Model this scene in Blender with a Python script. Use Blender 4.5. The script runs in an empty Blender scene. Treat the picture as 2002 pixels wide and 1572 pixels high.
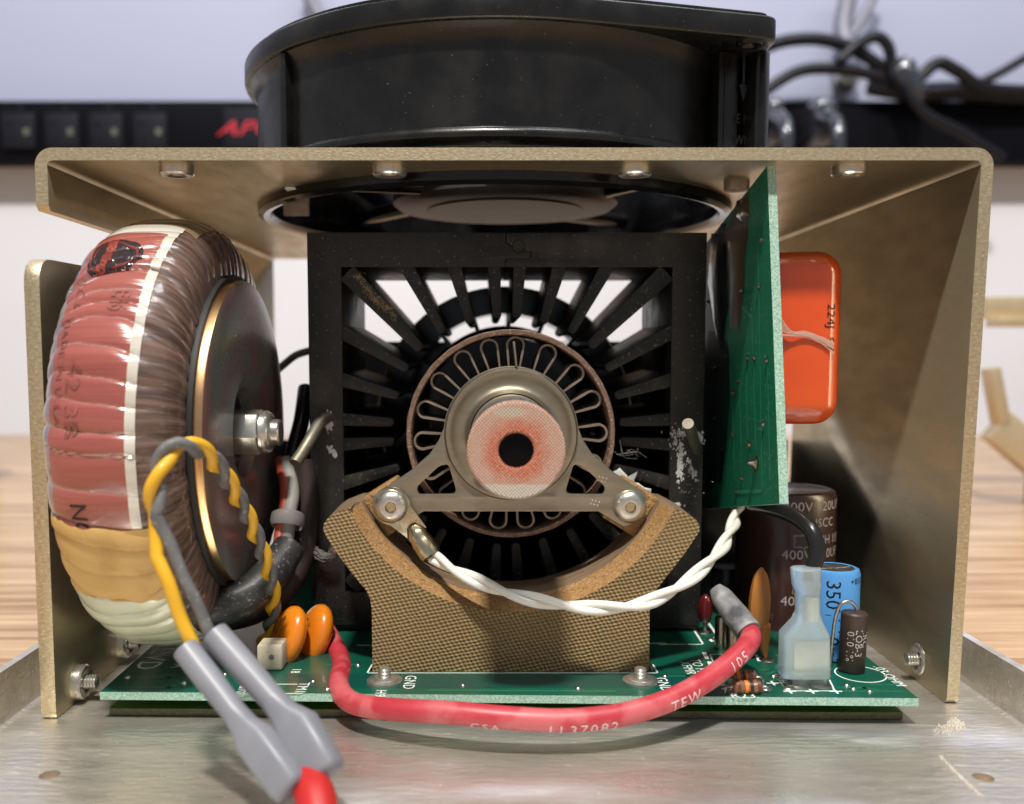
import bpy, bmesh, math, random
from mathutils import Vector, Matrix, noise
R = math.radians
random.seed(7)
SC = bpy.context.scene
COL = SC.collection

# ------------------------------------------------------------------ camera
F, CX, HOR = 1850.0, 950.0, 688.0        # focal length and principal point of the photograph in its pixels
K = F / 2450.0                                       # picture depths below were first measured for a longer lens
TH = math.atan(.1114 * K)
CY = HOR + F * math.tan(TH)
CT, ST = math.cos(TH), math.sin(TH)
ZC = 63.8                                            # camera height over the table, millimetres
cam_d = bpy.data.cameras.new('camera')
cam = bpy.data.objects.new('camera', cam_d); COL.objects.link(cam)
cam.location = (0, 0, ZC * .001)
cam.rotation_euler = (R(90) - TH, 0, 0)
cam_d.sensor_width = 36; cam_d.lens = 36 * F / 2002
cam_d.shift_x = (1001 - CX) / 2002; cam_d.shift_y = (CY - 786) / 2002
cam_d.clip_start = .01; cam_d.clip_end = 20
cam_d.dof.use_dof = True; cam_d.dof.focus_distance = .224 * K
cam_d.dof.aperture_fstop = 16.5; cam_d.dof.aperture_blades = 0
SC.camera = cam

# ------------------------------------------------------------------ world and lamps
w = bpy.data.worlds.new('World'); SC.world = w; w.use_nodes = True
w.node_tree.nodes['Background'].inputs[0].default_value = (.86, .92, 1, 1)
w.node_tree.nodes['Background'].inputs[1].default_value = .30
def lamp(name, loc, target, size, size_y, watts, col):
    d = bpy.data.lights.new(name, 'AREA'); d.shape = 'RECTANGLE'
    d.size = size; d.size_y = size_y; d.energy = watts; d.color = col
    o = bpy.data.objects.new(name, d); COL.objects.link(o)
    o.location = loc
    o.rotation_euler = (Vector(target) - Vector(loc)).to_track_quat('-Z', 'Y').to_euler()
    return o
lamp('ceiling_lamp', (-.10, -.50, 1.45), (0, .17, .05), .13, .07, 31, (1, .95, .86))
lamp('ceiling_panel', (.55, .0, 1.75), (0, .25, 0), .9, .3, 10, (.95, .97, 1))
lamp('wall_fill', (.0, .42, .52), (.0, .73, .06), 1.1, .08, 1.8, (.90, .92, 1))  # added light out of view that brightens the wall behind the bench
SC.view_settings.view_transform = 'Standard'; SC.view_settings.look = 'None'
SC.view_settings.gamma = 1; SC.view_settings.exposure = .2
SC.view_settings.use_curve_mapping = False

# ------------------------------------------------------------------ measuring: a picture point at a known distance / height / side
def ray(px, py):
    u = (px - CX) / F; v = (CY - py) / F
    return Vector((u, CT + v * ST, -ST + v * CT))
def atr(px, py, y):
    d = ray(px, py); p = d * (y / d.y); p.z += ZC; return p
def Y(v): return v * K
def at(px, py, v): return atr(px, py, v * K)
def atz(px, py, z):
    d = ray(px, py); p = d * ((z - ZC) / d.z); p.z += ZC; return p
def atx(px, py, x):
    d = ray(px, py); p = d * (x / d.x); p.z += ZC; return p
def path(pts): return [at(*p) for p in pts]

# ------------------------------------------------------------------ materials
MT = {}
def mat(name, c1, c2=None, rough=.45, metal=0, scale=400, stretch=(1, 1, 1), bump=0, bscale=None, coat=0, crough=.08,
        speck=None, sscale=1500, sth=.68, spec=.5, trans=0, alpha=1, rvar=0, detail=4, patch=None, pscale=25, pth=.6, ior=1.45, sss=0):
    if name in MT: return MT[name]
    m = bpy.data.materials.new(name); m.use_nodes = True; MT[name] = m
    nt = m.node_tree; N = nt.nodes; L = nt.links; b = N['Principled BSDF']
    def I(k): return b.inputs[k]
    I('Roughness').default_value = rough; I('Metallic').default_value = metal
    I('Coat Weight').default_value = coat; I('Coat Roughness').default_value = crough
    I('Specular IOR Level').default_value = spec; I('Transmission Weight').default_value = trans
    I('Alpha').default_value = alpha; I('IOR').default_value = ior
    I('Base Color').default_value = (*c1, 1)
    if sss: I('Subsurface Weight').default_value = sss; I('Subsurface Radius').default_value = (.002, .0015, .001); I('Subsurface Scale').default_value = 1
    tc = N.new('ShaderNodeTexCoord'); mp = N.new('ShaderNodeMapping'); mp.inputs['Scale'].default_value = stretch
    L.new(tc.outputs['Object'], mp.inputs['Vector'])
    def noi(sc, dt=detail, src=mp):
        n = N.new('ShaderNodeTexNoise'); n.inputs['Scale'].default_value = sc; n.inputs['Detail'].default_value = dt
        L.new(src.outputs[0], n.inputs['Vector']); return n.outputs['Fac']
    def ramp(f, a, c):
        r = N.new('ShaderNodeMapRange'); r.inputs[1].default_value = a; r.inputs[2].default_value = c; L.new(f, r.inputs[0]); return r.outputs[0]
    def mix(f, a, c):
        x = N.new('ShaderNodeMix'); x.data_type = 'RGBA'; L.new(f, x.inputs[0])
        for sck, v in ((x.inputs[6], a), (x.inputs[7], c)):
            if isinstance(v, tuple): sck.default_value = (*v, 1)
            else: L.new(v, sck)
        return x.outputs[2]
    col = None
    if c2:
        f = noi(scale); col = mix(ramp(f, .35, .65), c1, c2)
        if rvar: 
            r = N.new('ShaderNodeMapRange'); r.inputs[1].default_value = .3; r.inputs[2].default_value = .7
            r.inputs[3].default_value = rough - rvar; r.inputs[4].default_value = rough + rvar; L.new(f, r.inputs[0]); L.new(r.outputs[0], I('Roughness'))
    if patch:
        f = ramp(noi(pscale, 6, tc if False else mp), pth, pth + .12); col = mix(f, col if col else c1, patch)
    if speck:
        f = ramp(noi(sscale, 2), sth, sth + .06); col = mix(f, col if col else c1, speck)
    if col: L.new(col, I('Base Color'))
    if bump:
        bn = N.new('ShaderNodeBump'); bn.inputs['Strength'].default_value = bump; bn.inputs['Distance'].default_value = .0002
        L.new(noi(bscale or scale), bn.inputs['Height']); L.new(bn.outputs[0], I('Normal'))
    return m
ALU = mat('chromated aluminium', (.57, .495, .345), (.47, .41, .285), .38, .93, 260, (1, .3, 1), .14, 2400, rvar=.06, speck=(.60, .51, .34), sscale=2600, sth=.70, patch=(.40, .35, .25), pscale=30, pth=.60)
ALUE = mat('brushed aluminium edge', (.66, .56, .38), (.50, .41, .26), .40, .85, 2200, (.6, 1, 1), .4, 3200, speck=(.86, .78, .60), sscale=2600, sth=.64)
TRAY = mat('tray aluminium', (.80, .755, .68), (.62, .58, .515), .36, .84, 260, (.25, 1, 1), 1.0, 1100, rvar=.16, speck=(.92, .88, .80), sscale=1100, sth=.66, patch=(.93, .93, .95), pscale=45, pth=.52)
STEEL = mat('bright steel', (.68, .66, .60), (.56, .54, .49), .27, .88, 600, bump=.1, bscale=1500)
PLATED = mat('dull plated steel', (.32, .28, .215), (.25, .215, .16), .44, .9, 500, (.25, 1, 1), .2, 1800, rvar=.06)
TIN = mat('tinned brass', (.60, .56, .42), (.45, .40, .27), .22, 1, 700, bump=.25, bscale=600)
BLK = mat('black fan plastic', (.0055, .0055, .006), (.009, .0085, .0085), .30, 0, 160, bump=.10, bscale=2500, speck=(.09, .085, .08), sscale=1700, sth=.715, rvar=.11, patch=(.018, .017, .016), pscale=45, pth=.58)
BLKG = mat('glossy black plastic', (.006, .006, .007), None, .16)
NAVY = mat('navy blade plastic', (.010, .014, .032), None, .25)
HUBG = mat('grey motor hub', (.045, .043, .042), (.06, .057, .055), .5, 0, 200)
ANOD = mat('black anodised aluminium', (.010, .0095, .0095), (.017, .0155, .0145), .44, .0, 300, bump=.2, bscale=3000, speck=(.17, .145, .10), sscale=2000, sth=.655, rvar=.1, patch=(.040, .035, .028), pscale=70, pth=.58)
BROWNF = mat('oxidised strip', (.26, .205, .16), (.20, .155, .12), .5, .35, 800)
SLEEVE = mat('brown fibre sleeve', (.20, .12, .085), (.13, .075, .05), .7, 0, 900, (1, .2, 1), .6, 2200, speck=(.36, .27, .22), sscale=2400, sth=.6)
CHROME = mat('polished tube metal', (.75, .77, .82), None, .12, 1)
GREEN = mat('green solder mask', (.004, .095, .058), (.003, .075, .048), .30, 0, 40, coat=.5, crough=.12, speck=(.05, .20, .14), sscale=2200, sth=.70)
GREEND = mat('dark green solder mask', (.002, .040, .026), (.006, .016, .012), .5, 0, 160, spec=.25, speck=(.06, .10, .085), sscale=1500, sth=.62)
OLIVE = mat('olive solder mask', (.11, .27, .018), (.09, .23, .015), .35, 0, 60, coat=.3)
FR4 = mat('glass fibre edge', (.40, .56, .47), (.16, .31, .24), .6, 0, 3600, bump=.5, bscale=2600)
FR4D = mat('dark board edge', (.06, .055, .03), (.11, .10, .05), .7, 0, 2600, bump=.5, bscale=2600)
SILK = mat('white silkscreen', (.72, .76, .72), None, .6)
SOLDER = mat('solder', (.62, .61, .57), (.45, .44, .41), .28, 1, 900, bump=.3, bscale=700)
REDW = mat('red wire insulation', (.40, .026, .040), (.46, .045, .060), .45, 0, 200, coat=.12, crough=.3, patch=(.50, .10, .11), pscale=160, pth=.48, bump=.08, bscale=1500)
REDD = mat('deep red wire', (.20, .006, .010), None, .45)
WHT = mat('white wire insulation', (.78, .77, .72), (.72, .71, .64), .35, 0, 80, coat=.2, crough=.2, sss=.15)
YEL = mat('yellow wire insulation', (.75, .42, .022), (.68, .37, .02), .42, 0, 150, coat=.1)
GRY = mat('grey wire insulation', (.105, .105, .11), (.15, .15, .15), .5, 0, 400, speck=(.28, .27, .25), sscale=1300, sth=.64)
GRYS = mat('grey insulating sleeve', (.22, .225, .255), (.18, .185, .215), .45, 0, 120, coat=.15, crough=.3, bump=.1, bscale=500)
BLKS = mat('dusty black sleeve', (.018, .018, .018), (.035, .034, .033), .42, 0, 300, speck=(.16, .15, .14), sscale=1700, sth=.62, coat=.25, crough=.2)
BLKW = mat('black wire insulation', (.012, .012, .013), None, .28)
DUSTS = mat('powdery grey sleeve', (.07, .07, .075), (.36, .36, .37), .75, 0, 260, detail=6)
ORG = mat('orange ceramic lacquer', (.72, .22, .012), (.64, .18, .010), .22, 0, 120, coat=.8, crough=.05, sss=.1)
ORGC = mat('orange red epoxy', (.70, .085, .010), (.64, .07, .008), .20, 0, 90, coat=.8, crough=.05, sss=.1)
TAN = mat('tan ceramic lacquer', (.40, .155, .030), (.35, .13, .025), .5, 0, 150)
BRNC = mat('brown capacitor sleeve', (.042, .017, .014), (.052, .022, .018), .28, 0, 60, coat=.35, crough=.12)
BLUC = mat('blue capacitor sleeve', (.085, .30, .66), (.075, .27, .60), .33, 0, 60, coat=.3)
BRNR = mat('brown resistor body', (.055, .033, .026), (.045, .026, .02), .5, 0, 300)
RBODY = mat('resistor lacquer', (.20, .085, .04), None, .35, coat=.4)
CREAM = mat('cream connector plastic', (.62, .55, .42), (.55, .48, .36), .55, 0, 200, speck=(.2, .16, .1), sscale=1200, sth=.70)
NYL = mat('translucent blue nylon', (.80, .93, .97), (.74, .89, .95), .34, 0, 150, trans=.72, coat=.3, ior=1.25)
DRED = mat('dark red epoxy', (.10, .008, .010), None, .15, coat=.6)
BLACKP = mat('black print', (.012, .010, .010), None, .5)
GREYP = mat('grey print', (.42, .38, .35), None, .55)
PINKP = mat('pale wire print', (.75, .50, .48), None, .6)
FADE = mat('faded dark print', (.17, .055, .045), (.30, .09, .07), .3, 0, 500, coat=.6)
PASTE = mat('white paste', (.62, .62, .60), (.45, .45, .45), .8, 0, 700, bump=.8, bscale=900)
LINT = mat('grey lint', (.22, .20, .18), None, .9)
RUBBER = mat('black rubber', (.012, .012, .012), None, .6)
BLACKM = mat('black case metal', (.003, .003, .005), (.004, .004, .006), .6, 0, 40, spec=.06)
OUTL = mat('charcoal outlet plastic', (.010, .011, .016), None, .6, spec=.1)
TAPEB = mat('brown film tape', (.11, .078, .048), (.085, .06, .036), .3, 0, 90, coat=.6, bump=.5, bscale=130)
CLEARD = mat('dark sealing compound', (.012, .014, .02), (.03, .03, .036), .25, 0, 300, coat=.4, bump=1, bscale=260)
HOLE = mat('dark bore', (.003, .003, .004), None, .3)
CABG = mat('grey cable', (.16, .16, .2), None, .4)
SKINB = mat('bench black cable', (.006, .006, .009), None, .35, spec=.3)

# ------------------------------------------------------------------ mesh helpers (all lengths in millimetres)
ORI = {}
def fin(me, mats, smooth, ang=38):
    for m in (mats if isinstance(mats, (list, tuple)) else [mats]): me.materials.append(m)
    if smooth:
        me.polygons.foreach_set('use_smooth', [True] * len(me.polygons))
        me.set_sharp_from_angle(angle=R(ang))
def mk(name, V, Fc, mats, parent=None, smooth=True, fm=None, bevel=0, segs=2, base=None, clean=True, ang=38):
    V = [Vector(v) for v in V]
    if parent is not None: o0 = ORI[parent.name]
    elif base is not None: o0 = Vector(base)
    else:
        xs = [v.x for v in V]; ys = [v.y for v in V]; zs = [v.z for v in V]
        o0 = Vector(((min(xs) + max(xs)) / 2, (min(ys) + max(ys)) / 2, min(zs)))
    me = bpy.data.meshes.new(name)
    me.from_pydata([tuple((v - o0) * .001) for v in V], [], Fc)
    if fm: me.polygons.foreach_set('material_index', fm)
    if clean or bevel:
        bm = bmesh.new(); bm.from_mesh(me)
        bmesh.ops.remove_doubles(bm, verts=bm.verts, dist=1e-6)
        if clean: bmesh.ops.recalc_face_normals(bm, faces=bm.faces)
        if bevel:
            es = [e for e in bm.edges if len(e.link_faces) == 2 and e.calc_face_angle(0) > R(40)]
            bmesh.ops.bevel(bm, geom=es, offset=bevel * .001, segments=segs, profile=.5, affect='EDGES', clamp_overlap=True)
        bm.to_mesh(me); bm.free()
    fin(me, mats, smooth, ang)
    o = bpy.data.objects.new(name, me); COL.objects.link(o)
    if parent is not None: o.parent = parent
    else: o.location = o0 * .001
    ORI[o.name] = o0
    return o
def tag(o, label, cat, group=None):
    o['label'] = label; o['category'] = cat
    if group: o['group'] = group
    return o
def struct(o): o['kind'] = 'structure'; return o
def thing(name, label, cat, base, group=None):
    o = bpy.data.objects.new(name, None); COL.objects.link(o); o.empty_display_size = .005
    o.location = Vector(base) * .001; ORI[o.name] = Vector(base)
    return tag(o, label, cat, group)
def copy_part(src, parent, loc=None, rot=None, name=None):
    c = src.copy(); COL.objects.link(c); c.parent = parent
    if loc is not None: c.location = loc
    if rot is not None: c.rotation_euler = rot
    ORI[c.name] = ORI[src.name]
    return c
def boxg(a, b):
    (x0, y0, z0), (x1, y1, z1) = a, b
    V = [(x0, y0, z0), (x1, y0, z0), (x1, y1, z0), (x0, y1, z0), (x0, y0, z1), (x1, y0, z1), (x1, y1, z1), (x0, y1, z1)]
    return V, [(0, 3, 2, 1), (4, 5, 6, 7), (0, 1, 5, 4), (1, 2, 6, 5), (2, 3, 7, 6), (3, 0, 4, 7)]
def box(name, a, b, m, parent=None, bevel=0, M=None, segs=2, fm=None):
    V, Fc = boxg(a, b)
    if M is not None: V = [M @ Vector(v) for v in V]
    return mk(name, V, Fc, m, parent, bevel=bevel, segs=segs, fm=fm, ang=45)
def join(parts):
    V, Fc = [], []
    for v, f in parts:
        n = len(V); V += list(v); Fc += [tuple(i + n for i in q) for q in f]
    return V, Fc
def xf(vf, M): return [M @ Vector(v) for v in vf[0]], vf[1]
def latheg(prof, n=48, a0=0, a1=360, jit=None):
    V, Fc = [], []; full = abs(a1 - a0) >= 359.9; m = len(prof)
    k = n if full else n + 1
    for i in range(k):
        a = R(a0 + (a1 - a0) * i / n)
        for j, (r, h) in enumerate(prof):
            rr = r + (jit(a, j) if jit else 0)
            V.append((rr * math.cos(a), rr * math.sin(a), h))
    for i in range(n):
        i2 = (i + 1) % k
        for j in range(m - 1):
            Fc.append((i * m + j, i2 * m + j, i2 * m + j + 1, i * m + j + 1))
    return V, Fc
def frame(c, axis, up=(0, 0, 1)):
    zv = Vector(axis).normalized(); xv = Vector(up).cross(zv)
    if xv.length < 1e-4: xv = Vector((1, 0, 0)).cross(zv)
    xv.normalize(); yv = zv.cross(xv)
    M = Matrix((xv, yv, zv)).transposed().to_4x4(); M.translation = Vector(c); return M
def lathe(name, prof, c, axis, m, parent=None, n=48, jit=None, fm=None, up=(0, 0, 1), ang=38):
    V, Fc = latheg(prof, n, jit=jit); V, Fc = xf((V, Fc), frame(c, axis, up))
    f2 = None
    if fm: f2 = [fm[i % (len(prof) - 1)] for i in range(len(Fc))]
    return mk(name, V, Fc, m, parent, fm=f2, ang=ang)
def crom(P, sub=6):
    P = [Vector(p) for p in P]
    Q = [2 * P[0] - P[1]] + P + [2 * P[-1] - P[-2]]; out = []
    for i in range(1, len(Q) - 2):
        p0, p1, p2, p3 = Q[i - 1:i + 3]
        for k in range(sub):
            t = k / sub
            out.append(.5 * ((2 * p1) + (p2 - p0) * t + (2 * p0 - 5 * p1 + 4 * p2 - p3) * t * t + (3 * p1 - p0 - 3 * p2 + p3) * t ** 3))
    out.append(P[-1]); return out
def frames(P):
    T = []
    for i in range(len(P)):
        T.append((P[min(i + 1, len(P) - 1)] - P[max(i - 1, 0)]).normalized())
    n = Vector((0, -1, 0)); n = (n - T[0] * n.dot(T[0]))
    if n.length < .1: n = Vector((0, 0, 1)) - T[0] * T[0].z
    n.normalize(); Ns = [n]
    for i in range(1, len(P)):
        n = Ns[-1] - T[i] * Ns[-1].dot(T[i]); n.normalize(); Ns.append(n)
    return T, Ns, [T[i].cross(Ns[i]) for i in range(len(P))]
def tubeg(P, r, n=10, wob=0):
    T, Ns, B = frames(P); V, Fc = [], []
    for i, p in enumerate(P):
        rr = r[min(i, len(r) - 1)] if isinstance(r, (list, tuple)) else r
        for k in range(n):
            a = 2 * math.pi * k / n
            q = rr * (1 + wob * noise.noise(Vector((p.x * .4, p.z * .4, k * .9)))) if wob else rr
            V.append(p + q * (math.cos(a) * Ns[i] + math.sin(a) * B[i]))
    for i in range(len(P) - 1):
        for k in range(n):
            Fc.append((i * n + k, i * n + (k + 1) % n, (i + 1) * n + (k + 1) % n, (i + 1) * n + k))
    Fc.append(tuple(range(n - 1, -1, -1))); Fc.append(tuple((len(P) - 1) * n + k for k in range(n)))
    return V, Fc
def tube(name, pts, r, m, parent=None, n=12, sub=6, wob=0):
    P = crom(pts, sub)
    if isinstance(r, (list, tuple)):
        L = len(pts) - 1
        def rr(t):
            i = min(int(t), L - 1); return r[i] + (r[i + 1] - r[i]) * (t - i)
        r = [rr(k / sub) for k in range(len(P))]
    V, Fc = tubeg(P, r, n, wob); return mk(name, V, Fc, m, parent, ang=60)
def twist(pts, off, pitch, phase, sub=10, ph_fn=None):
    P = crom(pts, sub); T, Ns, B = frames(P); s = 0; out = []
    for i, p in enumerate(P):
        if i: s += (P[i] - P[i - 1]).length
        a = phase + 2 * math.pi * s / pitch
        out.append(p + off * (math.cos(a) * Ns[i] + math.sin(a) * B[i]))
    return out
def tube_raw(name, P, r, m, parent=None, n=10):
    V, Fc = tubeg(P, r, n); return mk(name, V, Fc, m, parent, ang=60)
def curveg(make):
    cu, post = make(); ob = bpy.data.objects.new('temporary', cu)
    me = bpy.data.meshes.new_from_object(ob)
    V = [v.co.copy() for v in me.vertices]; Fc = [tuple(p.vertices) for p in me.polygons]
    bpy.data.objects.remove(ob); bpy.data.meshes.remove(me); bpy.data.curves.remove(cu)
    return V, Fc
def plateg(loops, thick, bev=0):
    def make():
        cu = bpy.data.curves.new('temporary', 'CURVE'); cu.dimensions = '2D'; cu.fill_mode = 'BOTH'
        cu.extrude = thick / 2 - bev; cu.bevel_depth = bev; cu.bevel_resolution = 1
        if bev: cu.offset = -bev
        for lp in loops:
            s = cu.splines.new('POLY'); s.points.add(len(lp) - 1); s.use_cyclic_u = True
            for p, q in zip(s.points, lp): p.co = (q[0], q[1], 0, 1)
        return cu, None
    V, Fc = curveg(make)
    return [Vector((v.x, v.y, v.z + thick / 2)) for v in V], Fc
def textg(s, size, shear=0, space=1, ext=0):
    def make():
        cu = bpy.data.curves.new('temporary', 'FONT'); cu.body = s; cu.size = size; cu.shear = shear
        cu.space_character = space; cu.align_x = 'CENTER'; cu.align_y = 'CENTER'; cu.resolution_u = 2
        return cu, None
    return curveg(make)
def text(name, s, size, fn, m, parent, **k):
    V, Fc = dense(textg(s, size, **k), .45)
    return mk(name, [fn(v.x, v.y) for v in V], Fc, m, parent, smooth=False, clean=False)
def fillet(poly, rad, seg=5):
    """round the corners of a 2-D polygon; rad a number or a list"""
    out = []; n = len(poly)
    for i in range(n):
        p = Vector(poly[i]); a = Vector(poly[i - 1]); b = Vector(poly[(i + 1) % n])
        r = rad[i] if isinstance(rad, (list, tuple)) else rad
        if r <= 0: out.append(p); continue
        u = (a - p).normalized(); v = (b - p).normalized()
        ang = u.angle(v); d = min(r / math.tan(ang / 2), (a - p).length * .48, (b - p).length * .48)
        s, e = p + u * d, p + v * d
        for k in range(seg + 1):
            t = k / seg; out.append((1 - t) ** 2 * s + 2 * t * (1 - t) * p + t * t * e)
    return out
def ngon(c, r, n, a0=0): return [Vector((c[0] + r * math.cos(R(a0) + 2 * math.pi * k / n), c[1] + r * math.sin(R(a0) + 2 * math.pi * k / n))) for k in range(n)]

def dense(vf, mx):
    bm = bmesh.new(); vs = [bm.verts.new(v) for v in vf[0]]
    for f in vf[1]:
        try: bm.faces.new([vs[i] for i in f])
        except ValueError: pass
    for _ in range(7):
        bmesh.ops.triangulate(bm, faces=bm.faces)
        lg = [e for e in bm.edges if e.calc_length() > mx]
        if not lg: break
        bmesh.ops.subdivide_edges(bm, edges=lg, cuts=1)
    bmesh.ops.triangulate(bm, faces=bm.faces)
    bm.verts.index_update()
    r = [v.co.copy() for v in bm.verts], [tuple(v.index for v in f.verts) for f in bm.faces]
    bm.free(); return r

# ------------------------------------------------------------------ special materials
def nodes(name, rough=.5, metal=0, coat=0, crough=.08):
    m = bpy.data.materials.new(name); m.use_nodes = True; MT[name] = m
    nt = m.node_tree; b = nt.nodes['Principled BSDF']
    b.inputs['Roughness'].default_value = rough; b.inputs['Metallic'].default_value = metal
    b.inputs['Coat Weight'].default_value = coat; b.inputs['Coat Roughness'].default_value = crough
    tc = nt.nodes.new('ShaderNodeTexCoord')
    return m, nt, b, tc
class NB:
    def __init__(s, nt): s.nt = nt
    def n(s, t, **k):
        q = s.nt.nodes.new('ShaderNode' + t)
        for a, v in k.items(): setattr(q, a, v)
        return q
    def link(s, a, b): s.nt.links.new(a, b)
    def math(s, op, a, b=0.0, c=None):
        q = s.n('Math', operation=op)
        for i, v in enumerate((a, b) if c is None else (a, b, c)):
            if isinstance(v, (int, float)): q.inputs[i].default_value = v
            else: s.link(v, q.inputs[i])
        return q.outputs[0]
    def noise(s, vec, sc, det=4, dist=0):
        q = s.n('TexNoise'); q.inputs['Scale'].default_value = sc; q.inputs['Detail'].default_value = det; q.inputs['Distortion'].default_value = dist
        s.link(vec, q.inputs['Vector']); return q.outputs['Fac']
    def map(s, vec, sc=(1, 1, 1), loc=(0, 0, 0), rot=(0, 0, 0)):
        q = s.n('Mapping'); q.inputs['Scale'].default_value = sc; q.inputs['Location'].default_value = loc; q.inputs['Rotation'].default_value = rot
        s.link(vec, q.inputs['Vector']); return q.outputs[0]
    def rng(s, f, a, b, c=0, d=1):
        q = s.n('MapRange')
        for i, v in enumerate((a, b, c, d)): q.inputs[i + 1].default_value = v
        s.link(f, q.inputs[0]); return q.outputs[0]
    def mix(s, f, a, b):
        q = s.n('Mix', data_type='RGBA')
        for i, v in ((0, f), (6, a), (7, b)):
            if isinstance(v, tuple): q.inputs[i].default_value = (*v, 1)
            elif isinstance(v, (int, float)): q.inputs[i].default_value = v
            else: s.link(v, q.inputs[i])
        return q.outputs[2]
    def bump(s, h, strength, dist, b):
        q = s.n('Bump'); q.inputs['Strength'].default_value = strength; q.inputs['Distance'].default_value = dist
        s.link(h, q.inputs['Height']); s.link(q.outputs[0], b.inputs['Normal'])
def weave(name, c1, c2, k=5200):
    m, nt, b, tc = nodes(name, .75); g = NB(nt)
    wv = g.noise(tc.outputs['Object'], 260, 4)
    sx = g.n('SeparateXYZ'); g.link(tc.outputs['Object'], sx.inputs[0])
    x = g.math('ADD', g.math('MULTIPLY', sx.outputs[0], k), g.math('MULTIPLY', wv, 6.5))
    z = g.math('ADD', g.math('MULTIPLY', sx.outputs[2], k), g.math('MULTIPLY', sx.outputs[1], k))
    z = g.math('ADD', z, g.math('MULTIPLY', wv, 5.0))
    a = g.math('SINE', g.math('ADD', x, g.math('MULTIPLY', z, .55)))
    c = g.math('SINE', g.math('SUBTRACT', g.math('MULTIPLY', z, 1.25), g.math('MULTIPLY', x, .25)))
    h = g.math('MULTIPLY', g.math('ADD', a, c), .25)
    h = g.math('ADD', h, .5)
    fine = g.noise(tc.outputs['Object'], 2600, 3); big = g.noise(tc.outputs['Object'], 90, 3)
    f = g.math('ADD', g.math('MULTIPLY', h, .75), g.math('MULTIPLY', fine, .6))
    col = g.mix(g.rng(f, .35, 1.05), c1, c2)
    col = g.mix(g.rng(big, .42, .72, 0, .6), col, tuple(q * .42 for q in c2))
    g.link(col, b.inputs['Base Color']); g.bump(f, .9, .0003, b); return m
WEAVE = weave('woven phenolic laminate', (.075, .050, .020), (.40, .27, .115), 7600)
def cutlam():
    m, nt, b, tc = nodes('cut orange laminate', .75); g = NB(nt)
    f = g.noise(g.map(tc.outputs['Object'], (1300, 2600, 2600)), 1, 5, .8); big = g.noise(tc.outputs['Object'], 150, 4); dk = g.noise(g.map(tc.outputs['Object'], (700, 2200, 1700)), 1, 2, 1.5)
    c = g.mix(g.rng(f, .35, .68), (.24, .125, .045), (.50, .295, .12)); c = g.mix(g.rng(dk, .60, .68, 0, .75), c, (.06, .035, .015)); c = g.mix(g.rng(big, .45, .7, 0, .5), c, (.36, .17, .05))
    g.link(c, b.inputs['Base Color']); g.bump(f, 1, .0004, b); return m
WEAVEO = cutlam()
def layer():
    m, nt, b, tc = nodes('laminate layers', .8); g = NB(nt)
    v = g.map(tc.outputs['Object'], (120, 2600, 120))
    f = g.noise(v, 1, 3); g.link(g.mix(g.rng(f, .3, .7), (.085, .055, .032), (.26, .17, .10)), b.inputs['Base Color']); g.bump(f, .8, .0003, b); return m
LAYER = layer()
def wood():
    m, nt, b, tc = nodes('oak bench laminate', .34); g = NB(nt)
    v = g.map(tc.outputs['Object'], (7, 150, 1)); f = g.noise(v, 1, 6, 1.4)
    f2 = g.noise(g.map(tc.outputs['Object'], (18, 700, 1)), 1, 4, .6)
    c = g.mix(g.rng(f, .35, .66), (.60, .41, .25), (.27, .145, .07)); c = g.mix(g.rng(f2, .5, .72, 0, .6), c, (.15, .075, .04))
    g.link(c, b.inputs['Base Color']); return m
WOOD = wood()
def wallm():
    m, nt, b, tc = nodes('painted wall', .6); g = NB(nt)
    f = g.noise(tc.outputs['Object'], 3, 3); g.link(g.mix(f, (.27, .285, .395), (.315, .33, .43)), b.inputs['Base Color']); return m
WALL = wallm()
def winding(name, c1, c2, rough, coat, lines, bs):
    m, nt, b, tc = nodes(name, rough, 0, coat, .06); g = NB(nt); uv = tc.outputs['UV']
    a = g.noise(g.map(uv, (lines, 3, 1)), 1, 3, .4)            # tape turns and wires run across the ring
    w = g.noise(g.map(uv, (lines * .22, 1.2, 1)), 1, 3, .8)
    c = g.mix(g.rng(a, .35, .68), c1, c2)
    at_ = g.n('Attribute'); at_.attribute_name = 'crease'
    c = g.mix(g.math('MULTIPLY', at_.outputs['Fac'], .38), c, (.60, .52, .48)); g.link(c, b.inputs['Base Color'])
    hh = g.math('ADD', g.math('MULTIPLY', a, .35), w); g.bump(hh, bs, .0009, b); return m
WIND = winding('copper winding under film', (.070, .042, .035), (.20, .125, .10), .28, .6, 260, .5)
LABELR = winding('red label under film', (.34, .095, .075), (.26, .062, .050), .22, .9, 120, .8)
LABELW = winding('white label border under film', (.60, .57, .50), (.52, .49, .43), .25, .9, 90, .65)
CLEARF = winding('grey film edge', (.20, .17, .20), (.30, .26, .29), .2, 1, 90, .6)
MASK = mat('masking tape', (.62, .40, .145), (.55, .335, .105), .55, 0, 120, bump=.7, bscale=300, patch=(.46, .26, .075), pscale=90, pth=.57)
PALET = winding('pale green tape', (.62, .63, .46), (.52, .55, .40), .3, .6, 30, .9)
TOPT = winding('tan film', (.24, .17, .09), (.20, .14, .075), .3, .5, 60, .4)
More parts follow.
